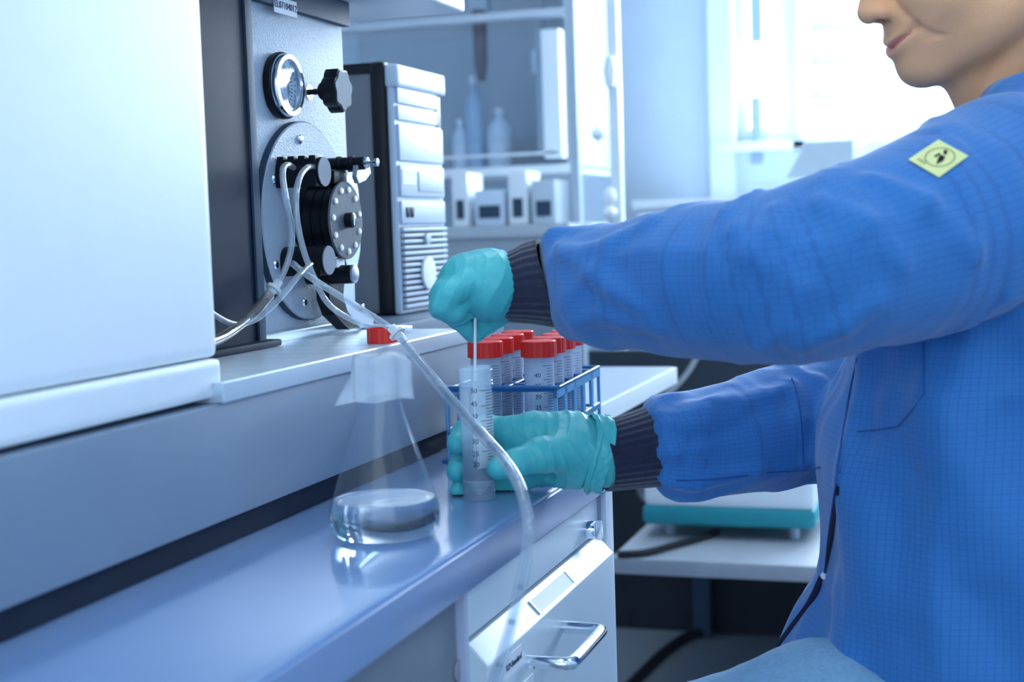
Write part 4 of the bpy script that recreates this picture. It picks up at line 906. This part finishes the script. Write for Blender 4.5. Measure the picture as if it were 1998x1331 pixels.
# static-safe patch on the upper sleeve
pc = [np.array(q_, float) for q_ in ((1772, 311), (1832, 346), (1890, 304), (1831, 272))]
N_ = 9; gridp = [[None]*N_ for _ in range(N_)]
for i in range(N_):
    for j in range(N_):
        u, v = i/(N_-1), j/(N_-1); q_ = (pc[0]*(1-u)+pc[1]*u)*(1-v)+(pc[3]*(1-u)+pc[2]*u)*v; gridp[i][j] = trace(coat, q_[0], q_[1], off=0.0016)
b = BM(); vg = [[b.verts.new(Vector(gridp[i][j])) for j in range(N_)] for i in range(N_)]
for i in range(N_-1):
    for j in range(N_-1): b.faces.new((vg[i][j], vg[i+1][j], vg[i+1][j+1], vg[i][j+1]))
pt = mk('static_safe_patch', b, mat('patch_yellow', (0.80, 0.83, 0.36), 0.6, vary=0.03), lc); pt['label'] = 'pale yellow patch with a black hand-in-triangle symbol'
def onpatch(u, v):
    a, c = u*(N_-1), v*(N_-1); i, j = min(int(a), N_-2), min(int(c), N_-2); fa, fc_ = a-i, c-j
    return (gridp[i][j]*(1-fa)+gridp[i+1][j]*fa)*(1-fc_)+(gridp[i][j+1]*(1-fa)+gridp[i+1][j+1]*fa)*fc_ - ray(1830, 308)*0.0006
def pmark(polys, nm='symbol', m=BLACK):
    b = BM()
    for P in polys: b.faces.new([b.verts.new(Vector(onpatch(u, v))) for u, v in P])
    return mk(nm, b, m, pt, sm=False)
ring = [(0.50+0.36*math.cos(t_), 0.55+0.36*math.sin(t_)) for t_ in np.linspace(0, 2*math.pi, 41)]; ring2 = [(0.50+0.33*math.cos(t_), 0.55+0.33*math.sin(t_)) for t_ in np.linspace(0, 2*math.pi, 41)]
pmark([[ring[i], ring[i+1], ring2[i+1], ring2[i]] for i in range(40)], 'ring', mat('patch_line', (0.30, 0.31, 0.16), 0.7))
pmark([[(0.62, 0.30), (0.66, 0.50), (0.50, 0.48)], [(0.50, 0.48), (0.66, 0.50), (0.58, 0.64), (0.44, 0.62)], [(0.36, 0.50), (0.42, 0.46), (0.44, 0.62), (0.38, 0.66)], [(0.48, 0.68), (0.56, 0.70), (0.46, 0.84), (0.38, 0.80)]])
pmark([[(0.16+0.09*i, 0.12), (0.22+0.09*i, 0.12), (0.22+0.09*i, 0.22), (0.16+0.09*i, 0.22)] for i in range(3)], 'lettering', mat('patch_letter', (0.42, 0.44, 0.22), 0.7))
# ---- navy knit cuffs
CUFFM = mat('cuff_navy', (0.010, 0.014, 0.045), 0.9, vary=0.15, scale=80, bump=0.4, bscale=900, sheen=0.4)
def cuff(name, C_, nring=14, n=80, ribs=30, tilt=0.0):
    pts = [c for c, _ in C_]; rr = [r for _, r in C_]; b = BM(); rings = []
    P = spline(pts, 6); m_ = len(P)
    tdir = P[-1]-P[0]; tdir /= np.linalg.norm(tdir); up = np.array([0, 0, 1.0]); up -= tdir*(up@tdir); up /= np.linalg.norm(up); sd = np.cross(tdir, up)
    prof = [(1.0, 0.90)]+[(i/(m_-1), 1.0) for i in range(m_-1, -1, -1)]+[(0.0, 0.95), (0.02, 0.86), (0.25, 0.84)]
    for t_, s_ in prof:
        i = t_*(m_-1); i0 = min(int(i), m_-2); c = P[i0]*(1-(i-i0))+P[i0+1]*(i-i0); r = np.interp(t_, np.linspace(0, 1, len(rr)), rr)*s_
        rings.append([b.verts.new(Vector(c+(up*math.cos(a)+sd*math.sin(a))*r*(1+0.014*math.sin(ribs*a))+tdir*tilt*math.cos(a)*(0.4+0.6*t_))) for a in np.linspace(0, 2*math.pi, n*2, endpoint=False)])
    for A, Bq in zip(rings, rings[1:]):
        for j in range(n*2): b.faces.new((A[j], A[(j+1) % (n*2)], Bq[(j+1) % (n*2)], Bq[j]))
    return mk(name, b, CUFFM, person, ang=2)
cuff('knit_cuff', pr([(980, 566, 1.268, 64), (1020, 560, 1.266, 74), (1050, 556, 1.264, 84), (1082, 553, 1.258, 90)]), tilt=-0.010)
cuff('knit_cuff', pr([(1172, 893, 1.308, 67), (1205, 887, 1.312, 70), (1240, 880, 1.318, 74), (1276, 872, 1.326, 79)]), tilt=-0.004)
# ---- gloves
GLOVEM = mat('glove_teal', (0.075, 0.50, 0.53), 0.38, vary=0.06, scale=60, bump=0.15, bscale=300, sss=0.0)
def creases(p, a, axis, amp, k_, w):
    t_ = (p-a)@axis; return amp*np.exp(-(t_/w)**2)*(1-np.abs(np.sin(t_*k_+2.0*np.sin(p[:, 2]*70)+1.2*np.sin(p[:, 1]*90))))**2
LH = [pr([(956, 560, 1.250, 50), (950, 556, 1.250, 48), (915, 550, 1.248, 34)]), pr([(956, 560, 1.288, 48), (950, 548, 1.288, 50), (908, 541, 1.286, 40)]), pr([(958, 563, 1.266, 54), (955, 553, 1.266, 54), (905, 544, 1.262, 42)])]
LF = [pr(L_) for L_ in ([(910, 554, 1.236, 28), (876, 574, 1.231, 26), (864, 596, 1.232, 22), (884, 609, 1.236, 18), (900, 600, 1.241, 16)],
    [(902, 549, 1.252, 29), (870, 572, 1.250, 26), (860, 600, 1.251, 21), (886, 615, 1.256, 19), (906, 612, 1.258, 17)],
    [(884, 546, 1.266, 29), (864, 580, 1.264, 24), (884, 612, 1.268, 20), (914, 640, 1.274, 17)],
    [(890, 542, 1.286, 28), (868, 588, 1.284, 24), (896, 622, 1.284, 20), (920, 650, 1.281, 15)],
    [(992, 588, 1.285, 32), (965, 612, 1.288, 27), (944, 632, 1.286, 21), (932, 650, 1.283, 15)])]
def lhand(p):
    d_ = None
    for C_ in LH: e_ = chain(p, C_, 0.012); d_ = e_ if d_ is None else smin(d_, e_, 0.02)
    for i, C_ in enumerate(LF): d_ = smin(d_, chain(p, C_, 0.005), 0.0035 if i < 4 else 0.009)
    d_ -= creases(p, dep(985, 560, 1.25), XI, 0.0010, 230, 0.022)+creases(p, dep(890, 590, 1.24), XI, 0.0006, 330, 0.018)+0.0012*wrin(p, 3, 5, 60, 140, 1.0)
    return d_
lo = np.array(dep(860, 560, 1.26)); 
def bounds(Cs, pad):
    c = np.array([q_[0] for C_ in Cs for q_ in C_]); r = np.array([q_[1] for C_ in Cs for q_ in C_]); return (c-r[:, None]).min(0)-pad, (c+r[:, None]).max(0)+pad
lo, hi = bounds(LH+LF, 0.006)
o = netmesh('left_glove', lhand, lo, hi, 0.0012, GLOVEM, person); o['label'] = 'teal glove pinching the white capillary'
RH = [pr([(1186, 862, 1.312, 37), (1110, 848, 1.316, 39), (1040, 840, 1.318, 32), (992, 846, 1.320, 27)]), pr([(1186, 906, 1.310, 40), (1110, 908, 1.312, 38), (1045, 912, 1.316, 32), (1000, 920, 1.316, 26)]), pr([(1186, 884, 1.306, 50), (1110, 880, 1.306, 46), (1045, 876, 1.318, 36)])]
RF = [pr(L_) for L_ in ([(1005, 840, 1.320, 27), (952, 838, 1.330, 26), (908, 846, 1.320, 25), (893, 866, 1.303, 21)],
    [(1005, 882, 1.324, 27), (947, 890, 1.334, 26), (902, 905, 1.320, 25), (892, 920, 1.300, 21)],
    [(1008, 918, 1.320, 25), (952, 930, 1.330, 24), (908, 945, 1.318, 21), (895, 958, 1.303, 17)],
    [(1020, 935, 1.312, 21), (965, 952, 1.322, 18), (928, 960, 1.318, 15)],
    [(1125, 880, 1.292, 38), (1055, 888, 1.272, 33), (1005, 905, 1.2600, 27), (972, 914, 1.2575, 22)])]
def rhand(p):
    d_ = None
    for C_ in RH: e_ = chain(p, C_, 0.012); d_ = e_ if d_ is None else smin(d_, e_, 0.018)
    for i, C_ in enumerate(RF): d_ = smin(d_, chain(p, C_, 0.006), 0.005 if i < 4 else 0.012)
    d_ -= creases(p, dep(1150, 885, 1.29), XI, 0.0016, 240, 0.022)+creases(p, dep(1075, 890, 1.28), XI, 0.0009, 300, 0.03)+0.0012*wrin(p, 9, 5, 60, 140, 1.0)
    # keep clear of the held tube
    tb_ = np.hypot(p[:, 0]-TC[0], p[:, 1]-TC[1])-0.0154
    return np.maximum(d_, -tb_)
lo, hi = bounds(RH+RF, 0.006); lo[2] = max(lo[2], BZ+0.0012)
o = netmesh('right_glove', rhand, lo, hi, 0.0012, GLOVEM, person); o['label'] = 'teal glove gripping the graduated tube'
b = BM(); rc = pr([(1146, 884, 1.306, 60), (1164, 885, 1.307, 62), (1182, 886, 1.308, 62)])
P = [c for c, _ in rc]; tdir = P[-1]-P[0]; tdir /= np.linalg.norm(tdir); up = np.array([0, 0, 1.0]); up -= tdir*(up@tdir); up /= np.linalg.norm(up); sd = np.cross(tdir, up); rings = []
for k_ in range(14):
    u = k_/13; c = P[0]*(1-u)+P[-1]*u; r = (0.0302+0.0012*u+(0.0022 if k_ in (2, 3) else 0))
    rings.append([b.verts.new(Vector(c+(up*math.cos(a)*1.15+sd*math.sin(a)*0.92)*(r+0.0006*math.sin(17*a+k_)+0.0006*math.sin(5*a-k_*0.7))+tdir*0.004*math.sin(a*2))) for a in np.linspace(0, 2*math.pi, 72, endpoint=False)])
for A, Bq in zip(rings, rings[1:]):
    for j in range(72): b.faces.new((A[j], A[(j+1) % 72], Bq[(j+1) % 72], Bq[j]))
mk('glove_cuff', b, GLOVEM, person, ang=2)
# ---- head and neck
th_, ps_ = math.radians(15), math.radians(22)
fw = np.array([-math.cos(th_)*math.cos(ps_), -math.cos(th_)*math.sin(ps_), -math.sin(th_)]); ex = -fw
sdv = np.cross(np.array([0, 0, 1.0]), ex); sdv /= np.linalg.norm(sdv); ez = np.cross(ex, sdv)
HS = 1.0; tip_l = np.array([-0.1235, 0, -0.031]); tipw = dep(1677, 36, 1.30)
HO = tipw-HS*(ex*tip_l[0]+sdv*tip_l[1]+ez*tip_l[2])
def h2w(q_): q_ = np.asarray(q_); return HO+HS*(ex*q_[0]+sdv*q_[1]+ez*q_[2])
NB = h2w((0.045, 0, -0.075)); NE = dep(1990, 330, 1.37)
def headl(q_):
    ya = q_.copy(); ya[:, 1] = np.abs(ya[:, 1])
    d_ = ell(q_, (0.015, 0, 0.040), (0.098, 0.076, 0.085))
    d_ = smin(d_, ell(q_, (-0.032, 0, -0.025), (0.063, 0.058, 0.075)), 0.03)
    d_ = smin(d_, ell(ya, (-0.055, 0.036, -0.026), (0.036, 0.028, 0.036)), 0.02)
    d_ = smin(d_, cone(ya, (-0.070, 0.010, -0.085), (0.018, 0.054, -0.055), 0.020, 0.024), 0.022)
    d_ = smin(d_, ell(q_, (-0.079, 0, -0.0875), (0.022, 0.024, 0.019)), 0.014)
    d_ = smin(d_, ell(q_, (-0.076, 0, -0.057), (0.026, 0.036, 0.028)), 0.014)   # muzzle
    d_ = smin(d_, cone(q_, (-0.092, 0, 0.018), (-0.1135, 0, -0.028), 0.0075, 0.0105), 0.010)
    d_ = smin(d_, ell(ya, (-0.1010, 0.0115, -0.031), (0.0125, 0.0070, 0.0085)), 0.006)
    d_ = smin(d_, cone(ya, (-0.090, 0.008, 0.022), (-0.078, 0.045, 0.026), 0.010, 0.011), 0.02)  # brow
    # lips
    yy_, zz_ = ya[:, 1], ya[:, 2]; fm = np.clip((-0.045-ya[:, 0])/0.01, 0, 1); zc_ = -0.0655+0.20*yy_+4.0*yy_**2; my = np.clip(1-(yy_/0.0285)**2, 0, 1)
    d_ = d_-fm*0.0034*my*(np.exp(-((zz_-zc_-0.0045)/0.0038)**2)+1.15*np.exp(-((zz_-zc_+0.0060)/0.0045)**2))
    d_ = d_+fm*0.0040*np.clip(1-(yy_/0.034)**6, 0, 1)*np.exp(-((zz_-zc_)/0.0014)**2)+fm*0.0030*np.exp(-((zz_-zc_)**2+(yy_-0.033)**2)/0.0040**2)
    def seg2(ay, az, by, bz):
        v1 = np.array([by-ay, bz-az]); t_ = np.clip(((yy_-ay)*v1[0]+(zz_-az)*v1[1])/(v1@v1), 0, 1); return np.hypot(yy_-ay-t_*v1[0], zz_-az-t_*v1[1])
    ns = np.minimum(seg2(0.017, -0.024, 0.034, -0.044), seg2(0.034, -0.044, 0.040, -0.066))
    d_ = d_+fm*0.0018*np.exp(-(ns/0.0040)**2)
    nst = ell(ya, (-0.1045, 0.0072, -0.0385), (0.0066, 0.0030, 0.0042)); d_ = smax(d_, -nst, 0.002)
    d_ = smax(d_, -ell(ya, (-0.092, 0.032, 0.010), (0.018, 0.017, 0.011)), 0.012)
    d_ = smin(d_, ell(ya, (-0.068, 0.031, 0.008), (0.0135, 0.0135, 0.0125)), 0.003)
    er = smax(ell(ya, (0.018, 0.077, 0.0), (0.022, 0.009, 0.034)), -ell(ya, (0.016, 0.087, 0.002), (0.013, 0.008, 0.022)), 0.003)
    return smin(d_, er, 0.006)
def head(p):
    q_ = p-HO; l_ = np.stack([q_@ex, q_@sdv, q_@ez], 1)/HS; d_ = headl(l_)*HS
    nk = cone(p, NB, NE, 0.054, 0.052); nk = smin(nk, cone(p, h2w((-0.045, 0, -0.070)), dep(1915, 205, 1.33), 0.026, 0.022), 0.03)
    ster = cone(p, h2w((0.045, 0.050, -0.05)), dep(1925, 235, 1.335), 0.014, 0.010); ster2 = cone(p, h2w((0.045, -0.050, -0.05)), dep(1925, 235, 1.315), 0.014, 0.010)
    nk = smin(smin(nk, ster, 0.012), ster2, 0.012)
    d_ = smin(d_, nk, 0.014)
    return smin(d_, ell(p, dep(2010, 470, 1.37), (0.10, 0.15, 0.09)), 0.03)
def lipm(v):
    q_ = v-HO; l_ = np.stack([q_@ex, np.abs(q_@sdv), q_@ez], 1)/HS
    yy_, zz_ = l_[:, 1], l_[:, 2]; zc_ = -0.0655+0.20*yy_+4.0*yy_**2; my = np.clip(1-(yy_/0.0290)**2, 0, 1); dz_ = zz_-zc_
    lip_ = np.where(dz_ > 0, 1-dz_/(0.0055*my+1e-4), 1+dz_/(0.0075*my+1e-4)); d_ = np.where((l_[:, 0] < -0.06) & (yy_ < 0.029), (0.5-np.clip(lip_*2.5, 0, 1))*0.0036, 1.0)
    n_ = ell(l_, (-0.1045, 0.0072, -0.0385), (0.0066, 0.0030, 0.0042))
    return np.maximum(np.clip(1-d_/0.0018, 0, 1), 1.0*np.clip(1-n_/0.0012, 0, 1))
def skin_mat():
    m = mat('skin', (0.95, 0.47, 0.24), 0.45, vary=0.07, scale=40, bump=0.12, bscale=500, sss=0.08); nt = m.node_tree; n = nt.nodes; L = nt.links; p = n['Principled BSDF']
    at = n.new('ShaderNodeAttribute'); at.attribute_name = 'lip'; src = p.inputs['Base Color'].links[0].from_socket
    mx = n.new('ShaderNodeMix'); mx.data_type = 'RGBA'; L.new(at.outputs['Fac'], mx.inputs[0]); L.new(src, mx.inputs[6]); mx.inputs[7].default_value = (0.80, 0.33, 0.25, 1); L.new(mx.outputs[2], p.inputs['Base Color'])
    return m
hc = h2w((0, 0, 0))
hb = netmesh('body', head, (hc[0]-0.15, hc[1]-0.13, 0.98), (hc[0]+0.24, hc[1]+0.16, hc[2]+0.15), 0.0017, skin_mat(), person, {'lip': lipm})
hb['label'] = 'fair skinned lower face with a slight smile and bare neck'
def hair(p):
    q_ = p-HO; l_ = np.stack([q_@ex, q_@sdv, q_@ez], 1)/HS
    d_ = ell(l_, (0.020, 0, 0.046), (0.104, 0.083, 0.091)); d_ = smin(d_, ell(l_, (0.06, 0, 0.0), (0.06, 0.07, 0.07)), 0.02)
    d_ = smax(d_, -(l_[:, 0]+0.045+np.clip(0.06-l_[:, 2], 0, 1)*-0.9), 0.01); d_ = smax(d_, -(l_[:, 2]+0.045), 0.01)
    return d_+0.0015*np.sin(l_[:, 1]*300+8*np.sin(l_[:, 0]*40))
netmesh('hair', hair, (hc[0]-0.13, hc[1]-0.12, hc[2]-0.10), (hc[0]+0.17, hc[1]+0.13, hc[2]+0.17), 0.003, mat('hair_grey', (0.13, 0.13, 0.14), 0.6, vary=0.3, scale=90), person)
for s_ in (-1, 1):
    e = h2w((-0.0735, s_*0.031, 0.008)); mk('iris', lathe(BM(), [(0, 0.0095), (0.005, 0.0088), (0.0055, 0.0080)], e, 18, tuple(fw)), mat('iris_blue', (0.08, 0.14, 0.2), 0.2), person)
# ---- jeans and shoes, stool
JEANM = mat('jeans_blue', (0.20, 0.38, 0.56), 0.85, vary=0.25, scale=260, bump=0.3, bscale=700)
def leg(yo, kn):
    hip = np.array([0.06, TY+yo*0.75, 0.545]); ft = np.array([kn[0]+0.02, kn[1], 0.09])
    return [(hip, 0.088), (hip*0.42+kn*0.58+np.array([0, 0, 0.014]), 0.083), (kn, 0.062)], [(kn, 0.060), ((kn*0.5+ft*0.5), 0.058), (ft, 0.048)]
JL = []
for yo, kn in ((-0.14, np.array([-0.275, 1.19, 0.526])), (0.12, np.array([-0.13, 1.52, 0.50]))): JL += list(leg(yo, kn))
def jeans(p):
    d_ = ell(p, (0.07, TY, 0.555), (0.15, 0.19, 0.09))
    for C_ in JL: d_ = smin(d_, chain(p, C_, 0.02), 0.02)
    return d_-0.006*wrin(p, 21, 5, 30, 70, 1.0)
netmesh('jeans', jeans, (-0.32, 1.08, 0.03), (0.25, 1.62, 0.64), 0.006, JEANM, person)
for C_ in (JL[1], JL[3]):
    f_ = C_[-1][0]; sh = BM(); prism(sh, [(f_[0]+0.06, f_[1]-0.045, 0.001), (f_[0]-0.16, f_[1]-0.05, 0.001), (f_[0]-0.21, f_[1], 0.001), (f_[0]-0.16, f_[1]+0.05, 0.001), (f_[0]+0.06, f_[1]+0.045, 0.001)], (0, 0, 0.075), 0.018); mk('shoe', sh, mat('shoe_white', (0.7, 0.74, 0.78), 0.5), person)
stl = thing('lab_stool', 'round black lab stool under the seated person', 'stool', (0.10, TY, 0))
mk('seat', lathe(BM(), [(0, 0.38), (0.17, 0.38), (0.19, 0.395), (0.19, 0.430), (0.17, 0.445), (0, 0.445)], (0.10, TY, 0), 40), BLACK, stl)
mk('column', cyl(BM(), (0.10, TY, 0.05), (0.10, TY, 0.38), 0.025), CHROME, stl)
for i in range(5):
    a = 2*math.pi*i/5+0.4; mk('base_leg', sweep(BM(), [(0.10, TY, 0.07), (0.10+0.15*math.cos(a), TY+0.15*math.sin(a), 0.055), (0.10+0.27*math.cos(a), TY+0.27*math.sin(a), 0.025)], 0.018, 12, 4), CHROME, stl)
